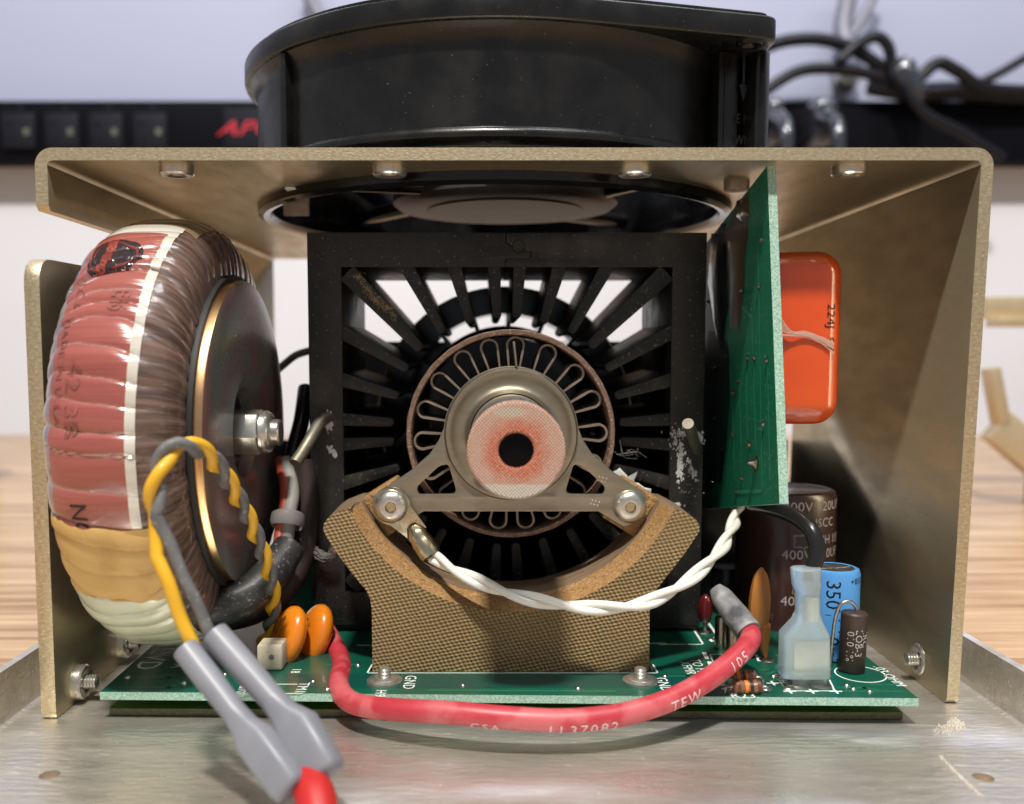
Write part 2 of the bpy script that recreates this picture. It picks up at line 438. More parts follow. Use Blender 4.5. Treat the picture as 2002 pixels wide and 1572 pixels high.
def washerm():
    m, nt, b, tc = nodes('iridescent plated washer', .24, .45); g = NB(nt)
    f = g.noise(g.map(tc.outputs['Object'], (60, 60, 60)), 1, 3, .5); f2 = g.noise(tc.outputs['Object'], 1800, 2); 
    r = g.n('ValToRGB'); e = r.color_ramp.elements
    e[0].position = .3; e[0].color = (.30, .20, .13, 1); e[1].position = .72; e[1].color = (.36, .28, .16, 1)
    for p, c in ((.45, (.30, .17, .16, 1)), (.58, (.20, .22, .20, 1))):
        q = e.new(p); q.color = c
    g.link(f, r.inputs[0]); c = g.mix(g.rng(f2, .66, .72, 0, .7), r.outputs[0], (.5, .45, .38))
    g.link(c, b.inputs['Base Color']); return m
WASH = washerm()
WASHE = mat('gold washer edge', (.72, .47, .22), (.60, .30, .18), .3, 1, 120, bump=.2)
def capm():
    m, nt, b, tc = nodes('stained woven cap', .8); g = NB(nt)
    s = g.n('SeparateXYZ'); g.link(tc.outputs['Object'], s.inputs[0])
    x, z = s.outputs[0], s.outputs[2]
    n = g.noise(tc.outputs['Object'], 420, 4); n2 = g.noise(g.map(tc.outputs['Object'], (1, 1, 1), rot=(0, R(40), 0)), 2600, 2)
    d = g.math('SQRT', g.math('ADD', g.math('MULTIPLY', x, x), g.math('MULTIPLY', z, z)))
    d = g.math('ADD', d, g.math('MULTIPLY', g.math('SUBTRACT', n, .5), .003))
    c = g.mix(g.rng(d, .0037, .0058), (.58, .10, .016), (.60, .35, .265))
    c = g.mix(g.rng(n2, .4, .62, 0, .4), c, (.74, .52, .43))
    edge = g.math('ADD', z, g.math('MULTIPLY', g.math('SUBTRACT', n, .5), .0006))
    c = g.mix(g.rng(edge, -.0052, -.0050), (.66, .60, .50), c)
    # worn pale patch above the bore
    px = g.math('MULTIPLY', g.math('ADD', x, .0008), 260); pz = g.math('MULTIPLY', g.math('SUBTRACT', z, .0058), 900)
    pd = g.math('ADD', g.math('ADD', g.math('MULTIPLY', px, px), g.math('MULTIPLY', pz, pz)), g.math('MULTIPLY', n, .9))
    c = g.mix(g.rng(pd, .75, 1.0), (.60, .50, .40), c)
    k = 11500
    wv = g.math('ADD', g.math('SINE', g.math('MULTIPLY', g.math('ADD', x, z), k)), g.math('SINE', g.math('MULTIPLY', g.math('SUBTRACT', x, z), k)))
    c = g.mix(g.rng(wv, .2, 1.8, 0, .35), c, (.78, .62, .53)); c = g.mix(g.rng(wv, -.6, -1.9, 0, .45), c, (.30, .10, .06))
    g.link(c, b.inputs['Base Color']); g.bump(wv, .8, .0002, b); return m
CAPM = capm()

# ------------------------------------------------------------------ the setting: bench, wall
zT = 0.0
o = box('table_top', (-1400, -300, -25), (1400, Y(961), 0), WOOD, bevel=1); struct(o)
zs = at(900, 255, 962).z
o = box('wall', (-1600, Y(962), zs), (1600, Y(962) + 20, 900), WALL); struct(o)
WALLLO = mat('lightened lower wall', (.62, .63, .67), (.56, .57, .61), .5, 0, 4)  # brighter light below the power strip, put into the wall colour
o = box('wall_lower', (-1600, Y(962) - .5, -200), (1600, Y(962) + 20, zs - .2), WALLLO); struct(o)

# ------------------------------------------------------------------ power strip on the wall with what hangs over it
ps = thing('power_strip', 'long black metal power strip fixed along the wall behind the fan', 'power strip', (0, Y(925) + 15, at(900, 314, 925).z))
W9 = Y(925)
z1, z0 = at(900, 196, 925).z, at(900, 314, 925).z
box('case', (-560, W9, z0), (560, Y(961), z1), BLACKM, ps, bevel=2)
for px in (-45, 40, 125, 211, 297):
    a = at(px - 31, 292, 925); b = at(px + 31, 222, 925)
    q = box('outlet', (a.x, W9 - 3.5, a.z), (b.x, W9 - .3, b.z), OUTL, ps, bevel=1)
    cx, cz = (a.x + b.x) / 2, (a.z + b.z) / 2
    for dx, dz, ww, hh in ((-6, 5, 3, 1.3), (-6, -6, 3, 1.3), (6, -1, 2, 2.4)):
        box('slot', (cx + dx - ww, W9 - 3.9, cz + dz - hh), (cx + dx + ww, W9 - 3.55, cz + dz + hh), HOLE if dx < 0 else TIN, q)
    i = at(px + 2, 210, 925); lathe('indicator', [(0, .8), (2.2, .6), (2.2, 0)], (i.x, W9, i.z), (0, -1, 0), OUTL, ps, 12)
a = at(440, 290, 925); b = at(520, 212, 925)
box('badge', (a.x, W9 - 1, a.z), (b.x, W9 - .1, b.z), OUTL, ps, bevel=.3)
RED = mat('red print', (.45, .012, .03), None, .5)
c = at(478, 252, 923.8)
text('red_lettering', 'APC', 17, lambda u, v: Vector((c.x + u * 1.25, W9 - 1.2, c.z + v * .9)), RED, ps, shear=.4)
GLOSS = mat('glossy plug plastic', (.02, .022, .03), None, .12, coat=1)
for px, wd in ((1490, 34), (1583, 50)):
    a = at(px - wd / 2, 300, 925); b = at(px + wd / 2, 212, 925)
    q = thing('power_plug', 'glossy black mains plug in the power strip, %s the fan' % ('tucked behind' if px < 1500 else 'clear of'), 'plug', ((a.x + b.x) / 2, W9 - 15, a.z))
    box('plug_body', (a.x, W9 - 35, a.z), (b.x, W9 - .5, b.z), GLOSS, q, bevel=6, segs=4)
    tube('strain_relief', [((a.x + b.x) / 2, W9 - 33, (a.z + b.z) / 2), ((a.x + b.x) / 2, W9 - 55, a.z + 5), ((a.x + b.x) / 2, W9 - 59, a.z - 22)], [8, 5, 4], GLOSS, q)
def cable(lbl, pts, r, m=SKINB, grp='cables heaped on the power strip'):
    o = tube('cable', path(pts), r * .82, m, n=10, sub=8); return tag(o, lbl, 'cable', grp)
cable('black cable in a long low arc over the power strip beside the fan', [(1420, 240, 905), (1480, 190, 905), (1560, 140, 905), (1640, 135, 905), (1720, 150, 908), (1790, 170, 912)], 5)
cable('black cable looping highest over the power strip beside the fan', [(1430, 150, 912), (1500, 92, 912), (1580, 76, 912), (1650, 88, 912), (1700, 115, 910), (1760, 160, 910)], 5.5)
cable('short black cable loop standing above the tied bundle', [(1640, 120, 900), (1680, 85, 900), (1715, 72, 900), (1738, 95, 900), (1748, 150, 903), (1790, 178, 905)], 5)
cable('thin black cable arching to the far end of the bundle', [(1780, 172, 900), (1830, 125, 900), (1870, 138, 900), (1920, 170, 902), (1990, 178, 905), (2080, 176, 905)], 5.5)
cable('thick black cable lying flat along the power strip top', [(1700, 168, 915), (1780, 180, 915), (1880, 178, 915), (1980, 186, 915), (2080, 182, 915)], 8)
cable('black cable sloping down to the power strip from beyond the bundle', [(2090, 60, 900), (2010, 110, 900), (1940, 150, 902), (1880, 172, 905), (1800, 180, 908)], 4)
cable('black cable dropping in front of the power strip from the bundle', [(1770, 165, 890), (1788, 200, 888), (1820, 230, 888), (1880, 260, 890), (1960, 310, 892)], 4.5)
cable('slate grey cable hanging down the wall to the bundle', [(1668, -40, 930), (1655, 10, 930), (1648, 60, 928), (1660, 105, 922)], 8, CABG)
cable('thin slate grey cable leaning against the hanging cable', [(1720, -40, 935), (1695, 20, 932), (1665, 70, 928), (1648, 100, 922)], 4.5, CABG)
cable('grey cable hanging on the wall behind the rounded end of the fan', [(596, -40, 940), (612, 10, 940), (640, 60, 940)], 7, CABG)
c0, c1 = at(1765, 140, 898), at(1785, 178, 898)
o = tube('cable_tie', [c0 + Vector((4, 0, 6)), c0, c1, c1 + Vector((-2, 0, -6))], [7, 9, 9.5, 7], GLOSS, n=14); tag(o, 'dark wrap tying the heap of black cables together', 'cable tie')
o = lathe('wall_hook', [(0, 14), (7, 13), (10, 8), (8, 0)], at(1648, 158, 958), (0, -1, 0), STEEL, n=20); tag(o, 'small shiny knob on the wall under the black cables', 'hook')
# ------------------------------------------------------------------ spare gold frame behind, green bottle
sf = thing('spare_frame', 'pale gold metal frame standing on the bench behind the open side panel', 'frame', (at(1975, 950, 560).x, Y(560), 0))
CREAMM = mat('pale gold metal', (.62, .50, .33), (.55, .44, .28), .4, .6, 60)
a = at(1925, 640, 560); b = at(2150, 580, 560)
box('cross_bar', (a.x, Y(560), a.z + 4), (b.x, Y(560) + 6, b.z), CREAMM, sf, bevel=.6)
box('bar_lip', (a.x, Y(560) - 12, a.z), (b.x, Y(560) - .2, a.z + 4), CREAMM, sf, bevel=.6)
def slab(name, p, q, wd, th, m, par):
    d = (q - p); M = frame(p, d, (0, 1, 0)); return box(name, (-wd / 2, -th / 2, 0), (wd / 2, th / 2, d.length), m, par, bevel=.4, M=M)
slab('leg', at(1936, 720, 520), at(1958, 835, 520), 5, 8, CREAMM, sf)
slab('foot_panel', at(1945, 830, 520), at(2080, 945, 520), 14, 8, CREAMM, sf)
slab('rear_leg', at(2060, 600, 566), at(2068, 898, 566), 8, 6, CREAMM, sf)
slab('foot_post', at(2030, 895, 520), Vector((at(2030, 895, 520).x, Y(520), 0)), 8, 6, CREAMM, sf)
gb = at(-22, 960, 620)
GRN = mat('lime plastic', (.30, .48, .03), None, .3)
o = lathe('squeeze_bottle', [(0, 0), (11, 0), (12.5, 2), (12.5, 38), (9, 46), (4, 52), (4, 62), (0, 62)], (gb.x - 9, Y(620), 0), (0, 0, 1), GRN, n=28)
tag(o, 'lime green bottle on the bench beyond the transformer plate', 'bottle')

# ------------------------------------------------------------------ chassis tray
FL = 1.8
tr = thing('chassis_tray', 'flat brushed aluminium chassis tray with low folded sides under everything', 'tray', (4, Y(270), 0))
hl, hr = atz(97, 1515, FL), atz(1922, 1520, FL)
XL, XR = -79.5, 88.5
V, Fc = plateg([[(XL, 75), (XR, 75), (XR, Y(446)), (XL, Y(446))], ngon((hl.x, hl.y), 1.5, 20), ngon((hr.x, hr.y), 1.5, 20)], 1.6)
mk('tray_floor', [(v.x, v.y, v.z + .2) for v in V], Fc, TRAY, tr)
for xs, s in ((XL, -1), (XR, 1)):
    prof = [(xs, FL), (xs + s * .9, FL + .3), (xs + s * 1.5, FL + 1.1), (xs + s * 1.6, 10.4), (xs + s * 3.1, 10.4), (xs + s * 3.1, 1.2), (xs + s * 2, .3), (xs, .2)]
    V = [(p[0], yy, p[1]) for yy in (75, Y(446)) for p in prof]; n = len(prof)
    mk('folded_side', V, [(i, (i + 1) % n, n + (i + 1) % n, n + i) for i in range(n)] + [tuple(range(n)), tuple(range(n, 2 * n))], TRAY, tr, ang=30)
# scuffs of pale residue on the tray
def smear(name, pts2, fn, th, m, parent, seed=0):
    rnd = random.Random(seed); n = len(pts2); P = []
    for i in range(n):
        a = Vector(pts2[i]); b = Vector(pts2[(i + 1) % n])
        for k in range(3):
            q = a.lerp(b, k / 3); P.append(q + Vector((rnd.uniform(-1, 1), rnd.uniform(-1, 1))) * (b - a).length * .07)
    c = sum(P, Vector((0, 0))) / len(P); N = len(P)
    V = [fn(p.x, p.y, 0) for p in P] + [fn(*(c.lerp(p, .6)), th * rnd.uniform(.6, 1)) for p in P] + [fn(c.x, c.y, th)]
    Fc = [(i, (i + 1) % N, N + (i + 1) % N, N + i) for i in range(N)] + [(N + i, N + (i + 1) % N, 2 * N) for i in range(N)]
    return mk(name, V, Fc, m, parent, ang=70)
RESID = mat('pale residue', (.62, .58, .50), (.52, .47, .38), .7, .1, 600)

# ------------------------------------------------------------------ cover: top plate, right side panel, left lip
PB, PT = 95.9, 98.0
FXC, FYC = 2.0, 224.5
cv = thing('chassis_cover', 'gold chromated aluminium cover with a round fan opening and a deep side panel', 'cover', (5, Y(215), FL))
x0, x1 = -72.9, 82.4
V, Fc = plateg([[(x0, Y(215)), (x1, Y(215)), (x1, Y(440)), (x0, Y(440))], ngon((FXC, FYC), 53.8, 96)], PT - PB)
tp = mk('top_plate', [(v.x, v.y, v.z + PB) for v in V], Fc, [ALU, ALUE], cv, ang=30)
for p in tp.data.polygons:
    p.material_index = 1 if (p.normal.y < -.9 and abs(p.center.y + ORI[cv.name].y * .001 - Y(.215)) < .0005) else 0
def bendpanel(name, xi, s, zb_front, yz, lean, m, parent):
    """a side turned down from the plate edge xi; s=+1 right; yz: outline of the flat part below the bend (y,z)"""
    ri, ro = .9, 3.0; V, Fc, fm = [], [], []
    n = 8
    for yy in (Y(215), Y(yz)):
        for k in range(n + 1):
            a = R(90 * k / n)
            for r in (ri, ro): V.append((xi + s * r * math.sin(a), yy, PB - ri + r * math.cos(a)))
    w2 = 2 * (n + 1)
    for k in range(n):
        i = 2 * k
        Fc += [(i, i + 1, i + 3, i + 2), (w2 + i, w2 + i + 2, w2 + i + 3, w2 + i + 1), (i + 1, w2 + i + 1, w2 + i + 3, i + 3), (i, i + 2, w2 + i + 2, w2 + i)]
        fm += [1, 0, 0, 0]
    return V, Fc, fm
def side(name, xi, s, outline, lean, ylen):
    V, Fc, fm = bendpanel(name, xi, s, 0, ylen, lean, None, None)
    zt = PB - .9
    PV, PF = plateg([[(Y(y), z) for y, z in outline]], 2.1)
    n = len(V)
    V = V + [(xi + s * (.9 + v.z) - s * lean * (zt - v.y) / 100, v.x, v.y) for v in PV]
    Fc = Fc + [tuple(i + n for i in f) for f in PF]
    o = mk(name, V, Fc, [ALU, ALUE], cv, ang=30)
    for p in o.data.polygons:
        p.material_index = 1 if (p.normal.y < -.85 and p.center.y + ORI[cv.name].y * .001 < Y(.2165)) or p.normal.z < -.9 else 0
    return o
zt = PB - .9
side('side_panel', x1, 1, [(215, zt), (365, zt), (335, 60), (335, FL + .05), (216, FL + .05), (215, FL + 1)], 2.2, 365)
side('side_lip', x0, -1, [(215, zt), (440, zt), (440, 30), (330, 30), (322, 36), (318, 87.6), (216, 87.6), (215, 88.4)], 0, 440)
# clinch nuts under the plate
def clinch(parent, c, axis, r=3.0, h=1.5, stud=False):
    M = frame(c, axis)
    o = lathe('clinch_nut', [(1.3, h * .35), (1.35, h - .25), (1.9, h - .05), (2.2, h), (r - .25, h), (r, h - .3), (r, 0)], c, axis, STEEL, parent, 32)
    if stud:
        pr = [(0, h + 2.2), (.9, h + 2.1)]
        for k in range(7): pr += [(1.25, h + 1.9 - k * .5), (1.0, h + 1.65 - k * .5)]
        lathe('stud', pr, c, axis, STEEL, o, 20)
    else:
        lathe('screw_end', [(0, h - .55), (.8, h - .6), (1.25, h - .9), (1.3, h * .3)], c, axis, STEEL, o, 20)
    return o
for px in (343, 761, 1242, 1663):
    c = at(px, 322, 222); clinch(cv, (c.x, Y(215) + 6, PB), (0, 0, -1))
c = at(1465, 283, 234); lathe('rivet_head', [(0, 1.5), (1.6, 1.3), (2.8, .7), (3.2, 0)], (c.x, Y(236), PT), (0, 0, 1), STEEL, cv, 28)
c = at(1450, 378, 238); lathe('rivet_tail', [(0, 1.6), (2.2, 1.5), (2.4, 1.2), (2.4, 0)], (c.x, Y(243), PB), (0, 0, -1), BROWNF, cv, 24)
c = atx(1812, 1292, 82.6); clinch(cv, (82.9 - .05, c.y + 1, c.z), (-1, 0, 0), 3.0, 1.8, True)

# ------------------------------------------------------------------ left mounting plate
lx0, lx1 = -75.3, -72.7
lp = thing('mounting_plate', 'upright gold aluminium plate with rounded top corner holding the transformer', 'plate', (-74, Y(206), FL))
ol = fillet([(Y(206), FL), (Y(206), at(70, 503, 206).z), (Y(300), 80), (Y(300), FL)], [1, 4.5, 6, 0], 6)
V, Fc = plateg([ol], lx1 - lx0, .15)
o = mk('plate_panel', [(lx0 + v.z, v.x, v.y) for v in V], Fc, [ALU, ALUE], lp, ang=30)
for p in o.data.polygons: p.material_index = 1 if abs(p.normal.x) < .5 and p.normal.y < -.3 else 0
c = atx(150, 1333, lx1); clinch(lp, (lx1 - .05, c.y, c.z), (1, 0, 0), 3.1, 1.8, True)
c = atx(238, 1256, lx1); clinch(lp, (lx1 - .05, c.y, c.z), (1, 0, 0), 3.1, 1.8, True)

# ------------------------------------------------------------------ cooling fan on top
fan = thing('cooling_fan', 'black plastic axial cooling fan with rounded housing bolted on the cover', 'fan', (FXC, FYC, PT))
FB = atr(1010, 33, FYC - 56).z; FT = FB + 4.2          # upper flange bottom and top
RF, RB = 56.0, 53.4
def fan_outline(rf, cx, cy, rc):
    d = math.hypot(cx, cy); base = math.degrees(math.atan2(cy, cx)); off = math.degrees(math.acos(rf / d))
    a0 = base + off
    P = [Vector((rf * math.cos(R(a0 + (360 - 2 * a0) * k / 90)), rf * math.sin(R(a0 + (360 - 2 * a0) * k / 90)))) for k in range(91)]
    lo = fillet([P[-1], (cx, -cy), (cx, cy), P[0]], [0, rc, rc, 0], 6)
    return P + lo[1:-1]
out = fan_outline(RF, 52.2, 44.3, 4)
inn = ngon((0, 0), 51.5, 90)
V, Fc = plateg([out, inn], FT - FB, .5)
mk('flange', [(v.x + FXC, v.y + FYC, v.z + FB) for v in V], Fc, BLK, fan, ang=50)
step = fan_outline(RF - 1.4, 50.8, 42.9, 3)
V, Fc = plateg([step, inn], 1.0, .2)
mk('flange_rim', [(v.x + FXC, v.y + FYC, v.z + FT) for v in V], Fc, BLK, fan, ang=50)
ZL = atr(1000, 268, FYC - RB).z
lathe('barrel', [(51.2, PT - 1.5), (51.0, 112), (51.2, FB - .05), (54.9, FB - .05), (54.3, FB - 1.0), (53.7, FB - 2.2), (RB, FB - 4), (RB, ZL + 1.9), (RB + .3, ZL + 1.65), (RB + .6, ZL + 1.2), (RB + .75, ZL + .6), (RB + .6, ZL + .1), (RB + .1, ZL - .2), (RB - .9, ZL - .3), (RB - 1.9, ZL - .7), (RB - 2.1, ZL - 1.0), (51.25, PT - 1.5), (51.2, PT - 1.5)], (FXC, FYC, 0), (0, 0, 1), BLK, fan, 120)
lathe('inlet_ring', [(51, PT - .5), (50.6, PB - 1), (51.2, PB - 2.0), (52.6, PB - 2.3), (53.7, PB - 1.6), (53.9, PB + .5), (53.9, PT - .1)], (FXC, FYC, 0), (0, 0, 1), BLKG, fan, 96)
def rib(a, b, wd, z0, z1, name='rib'):
    a, b = Vector(a), Vector(b); d = (b - a).normalized(); n = Vector((-d.y, d.x)) * wd / 2
    V = [(*(a + n), z0), (*(a - n), z0), (*(b - n), z0), (*(b + n), z0)]; V = [(x + FXC, y + FYC, z) for x, y, z in V]
    V += [(x, y, z1) for x, y, z in V]
    return mk(name, V, [(0, 1, 2, 3), (4, 7, 6, 5), (0, 4, 5, 1), (1, 5, 6, 2), (2, 6, 7, 3), (3, 7, 4, 0)], BLK, fan, bevel=.25, ang=45)
rib((-39.8, -34.6), (-41.3, -36.9), 1.7, PT, FB - .1)
rib((42.5, -31), (43.6, -37.8), 1.8, PT, FB - .1)
rib((43.6, -37.4), (46.5, -36.5), 1.4, PT, FB - .3)
rib((46.6, -29), (50.3, -38.9), 1.6, PT, FB - .3, 'corner_post')
rib((50.3, -38.9), (51.8, -36.9), 2.0, PT, FB - .3, 'corner_post')
rib((51.6, -37.5), (51.6, 37.5), 1.6, PT, FB - .3, 'side_wall')
rib((-39.8, 34.6), (-41.3, 36.9), 1.7, PT, FB - .1); rib((42.5, 31), (43.6, 37.8), 1.8, PT, FB - .1)
c = at(1466, 83, 241); lathe('mounting_boss', [(1.2, 0), (1.5, .7), (2.2, .8), (2.4, 0)], (c.x, c.y, FB + .1), (0, 0, -1), BLK, fan, 20)
# raised airflow arrow and marks moulded in the corner pocket
pk = lambda u, v: Vector((FXC + 47.6 + u, FYC - 37.2 + u * .3, PT + 18 + v))
arrow = [(-.25, 5), (.25, 5), (.25, -1), (.9, -1), (0, -4.2), (-.9, -1), (-.25, -1)]
V, Fc = plateg([arrow], .3); mk('airflow_arrow', [pk(v.x, v.y) + Vector((0, -v.z, 0)) for v in V], Fc, BLK, fan)
text('moulded_lettering', 'E M', 2.6, lambda u, v: pk(u * .7, v - 7.5) + Vector((0, -.35, 0)), BLK, fan)
text('moulded_lettering', 'WN', 2.6, lambda u, v: pk(u * .7, v - 11.5) + Vector((0, -.35, 0)), BLK, fan)
# motor, struts, rotor
lathe('motor_hub', [(0, PB + .4), (18, PB + .4), (18.4, PB + .8), (24.6, PB + .9), (26.0, PB + 2), (26.0, PB + 6), (0, PB + 6)], (FXC + 2.5, FYC, 0), (0, 0, 1), HUBG, fan, 64)
for a in (-38, 52, 142, 215):
    d = Vector((math.cos(R(a)), math.sin(R(a)))); n = Vector((-d.y, d.x))
    p = Vector((FXC + 2.5, FYC)) + d * 24 + n * 4; q = Vector((FXC, FYC)) + d * 51.3 - n * 5
    tube('strut', [(p.x, p.y, PB + 3.5), ((p.x + q.x) / 2, (p.y + q.y) / 2, PB + 3.5), (q.x, q.y, PB + 3.5)], 1.9, BLKG, fan, n=8, sub=2)
lathe('rotor_drum', [(0, FT - 3), (25, FT - 3), (27, FT - 5), (27, PB + 7), (0, PB + 7)], (FXC, FYC, 0), (0, 0, 1), NAVY, fan, 48)
bl = []
for j in range(9):
    r = 26.6 + (50 - 26.6) * j / 8
    for k in range(9):
        a = R(-24 + 48 * k / 8 + 10 * j / 8); h = PB + 9 + 17 * k / 8 - (j / 8) * 1.5
        bl.append((FXC + r * math.cos(a), FYC + r * math.sin(a), h))
Vb = bl + [(x, y, z + 1.1) for x, y, z in bl]; Fb = []
for j in range(8):
    for k in range(8):
        i = j * 9 + k; Fb += [(i, i + 1, i + 10, i + 9), (81 + i, 81 + i + 9, 81 + i + 10, 81 + i + 1)]
for k in range(8): Fb += [(k, k + 81, k + 82, k + 1), (72 + k, 73 + k, 154 + k, 153 + k), (k * 9, (k + 1) * 9, (k + 1) * 9 + 81, k * 9 + 81), (k * 9 + 8, k * 9 + 89, (k + 1) * 9 + 89, (k + 1) * 9 + 8)]
b0 = mk('blade', Vb, Fb, NAVY, fan)
for k in range(1, 5): copy_part(b0, fan, rot=(0, 0, R(72 * k)))
c = at(578, 392, 255)
box('terminal_tab', (c.x - 2.6, c.y, c.z - 3), (c.x + 2.6, c.y + 1, c.z + 5), BROWNF, fan, bevel=.3)
box('white_label', (c.x - 1, c.y - 5, PB - .6), (c.x + 7, c.y - .5, PB - .1), SILK, fan)

# ------------------------------------------------------------------ circuit boards
BT, BB = 6.8, 5.45                       # main board top and bottom
bx0, bx1 = at(195, 1353, 205.2).x, at(1796, 1362, 201.3).x
main = thing('main_circuit_board', 'wide green circuit board with white lettering lying over the tray', 'circuit board', (3, Y(206), BB))
sa, sb = atz(722, 1312, BT), atz(1282, 1312, BT)
slot = [(sa.x, sa.y), (sb.x, sb.y), (sb.x, sb.y + 18), (sa.x, sa.y + 18)]
V, Fc = plateg([[(bx0, Y(205.2)), (bx1, Y(201.3)), (bx1, Y(336)), (bx0, Y(336))], slot], BT - BB)
o = mk('board', [(v.x, v.y, v.z + BB) for v in V], Fc, [GREEN, FR4], main, smooth=False)
for p in o.data.polygons: p.material_index = 0 if abs(p.normal.z) > .5 else 1
lyl, lyr = atz(300, 1385, 3.1).y, atz(1700, 1393, 3.1).y
V, Fc = plateg([[(bx0 + .6, lyl), (bx1 - 1, lyr), (bx1 - 1, Y(336)), (bx0 + 1, Y(336))]], 1.2)
lb = mk('lower_circuit_board', [(v.x, v.y, v.z + FL + .1) for v in V], Fc, [OLIVE, FR4D], None, smooth=False)
for p in lb.data.polygons: p.material_index = 0 if abs(p.normal.z) > .5 else 1
tag(lb, 'thin olive green circuit board lying on the tray beneath the main board', 'circuit board')
# darker copper pours showing through the mask
MASKD = mat('deeper green mask', (.003, .062, .050), None, .3, coat=.5, crough=.12)
def pour(px0, px1, py0, py1):
    q = [atz(px0, py1, BT), atz(px1, py1, BT), atz(px1, py0, BT), atz(px0, py0, BT)]
    mk('copper_pour', [(v.x, v.y, BT + .02) for v in q], [(0, 1, 2, 3)], MASKD, main, smooth=False)
pour(560, 1300, 1345, 1318); pour(1300, 1345, 1345, 1318)
def silk(s, px, py, size, rot=-90, sx=1, shear=0):
    c = atz(px, py, BT); ca, sa_ = math.cos(R(rot)), math.sin(R(rot))
    text('silkscreen_text', s, size, lambda u, v: Vector((c.x + (u * ca - v * sa_) * sx, c.y + u * sa_ + v * ca, BT + .04)), SILK, main, space=1.05)
def line(pts, wd=.28, m=SILK, name='silkscreen_line'):
    P = [atz(*p, BT) for p in pts]; V, Fc = [], []
    for a, b in zip(P[:-1], P[1:]):
        d = (b - a).normalized(); n = Vector((-d.y, d.x, 0)) * wd / 2; e = d * wd / 2; i = len(V)
        V += [(*(q.xy), BT + .035) for q in (a - n - e, b - n + e, b + n + e, a + n - e)]; Fc.append((i, i + 1, i + 2, i + 3))
    mk(name, V, Fc, m, main, smooth=False, clean=False)
silk('REVD', 308, 1282, 6.2); silk('GND', 472, 1351, 2.6); silk('TM1', 590, 1345, 2.6); silk('18', 578, 1312, 2.4); silk('GND', 800, 1334, 2.9); silk('H9', 743, 1356, 2.6)
silk('GND', 1297, 1338, 2.9); silk('TO FIL', 1366, 1304, 2.8); silk('XFMR', 1344, 1306, 2.6); silk('R23', 1453, 1361, 2.6, 0); silk('.03 OHM', 1738, 1322, 2.6)
silk('TMH', 1524, 1326, 2.4); silk('C8', 1392, 1250, 2.4); silk('10', 1527, 1284, 2.4); silk('A', 348, 1302, 3.5)
for px, py in ((1512, 1341), (1545, 1357), (1588, 1357), (1635, 1357)): silk('+', px, py - 4, 4.6, 0)
line([(1377, 1277), (1382, 1287)], .8); line([(1387, 1295), (1392, 1305)], .8); line([(1470, 1311), (1477, 1320)], .8)
line([(718, 1316), (1286, 1316)]); line([(718, 1316), (727, 1300)]); line([(1286, 1316), (1277, 1300)]); line([(700, 1262), (728, 1262)], .4); line([(1290, 1260), (1375, 1260)], .4); line([(1375, 1260), (1345, 1214)], .4); line([(1270, 1258), (1300, 1258)], .4)
line([(476, 1356), (590, 1356)]); line([(476, 1356), (487, 1338)]); line([(487, 1338), (580, 1338)])
line([(1415, 1339), (1420, 1352)]); line([(1420, 1352), (1490, 1352)]); line([(1525, 1332), (1537, 1351)]); line([(1537, 1351), (1632, 1351)]); line([(1632, 1351), (1622, 1330)])
line([(1388, 1280), (1400, 1307)]); line([(1388, 1280), (1440, 1280)]); line([(1478, 1281), (1484, 1292)], .6); line([(1385, 1218), (1400, 1240)], .5)
cc = atz(1682, 1318, BT); line0 = [(cc.x + 4.4 * math.cos(k * R(10)), cc.y + 4.4 * math.sin(k * R(10))) for k in range(36)]
V, Fc = plateg([line0, [(cc.x + (x - cc.x) * .94, cc.y + (y - cc.y) * .94) for x, y in line0]], .03); mk('silkscreen_ring', [(v.x, v.y, BT + .01 + v.z) for v in V], Fc, SILK, main, smooth=False)
def pad(px, py, rx, ry, h=.35):
    c = atz(px, py, BT); lathe('solder_pad', [(0, h), (rx * .5, h * .9), (rx * .85, h * .5), (rx, 0)], (c.x, c.y, BT), (0, 0, 1), SOLDER, main, 20)
for a in ((500, 1343, 1.4, 1), (1500, 1290, 1.6, 1), (1420, 1345, 1.1, 1), (1497, 1345, 1.2, 1), (1560, 1340, 2.0, 1), (1603, 1339, 2.0, 1), (1540, 1346, .8, 1), (1378, 1236, 1.5, 1), (1390, 1250, 1, 1), (1437, 1262, 1.4, 1)): pad(*a)
TRK = mat('green copper track', (.012, .15, .085), None, .3, coat=.5, crough=.12)
for pts in ([(1300, 1322), (1345, 1322), (1372, 1340), (1400, 1340)], [(1500, 1318), (1520, 1312), (1520, 1300)], [(1640, 1345), (1690, 1345), (1720, 1350)], [(1650, 1352), (1760, 1352)], [(840, 1350), (1200, 1352)], [(215, 1344), (330, 1344), (360, 1336)], [(250, 1325), (330, 1325), (350, 1318), (440, 1318)], [(640, 1300), (700, 1300)], [(1420, 1300), (1440, 1310), (1500, 1310)], [(1700, 1338), (1760, 1340)]): line(pts, .7, TRK, 'copper_track')
for px, py in ((1405, 1322), (1512, 1322), (1655, 1340), (1668, 1347), (1700, 1352), (1300, 1322), (700, 1300), (360, 1336), (440, 1318), (250, 1325), (612, 1332), (640, 1347), (1130, 1346), (905, 1340), (1490, 1330)): pad(px, py, .55, 1)
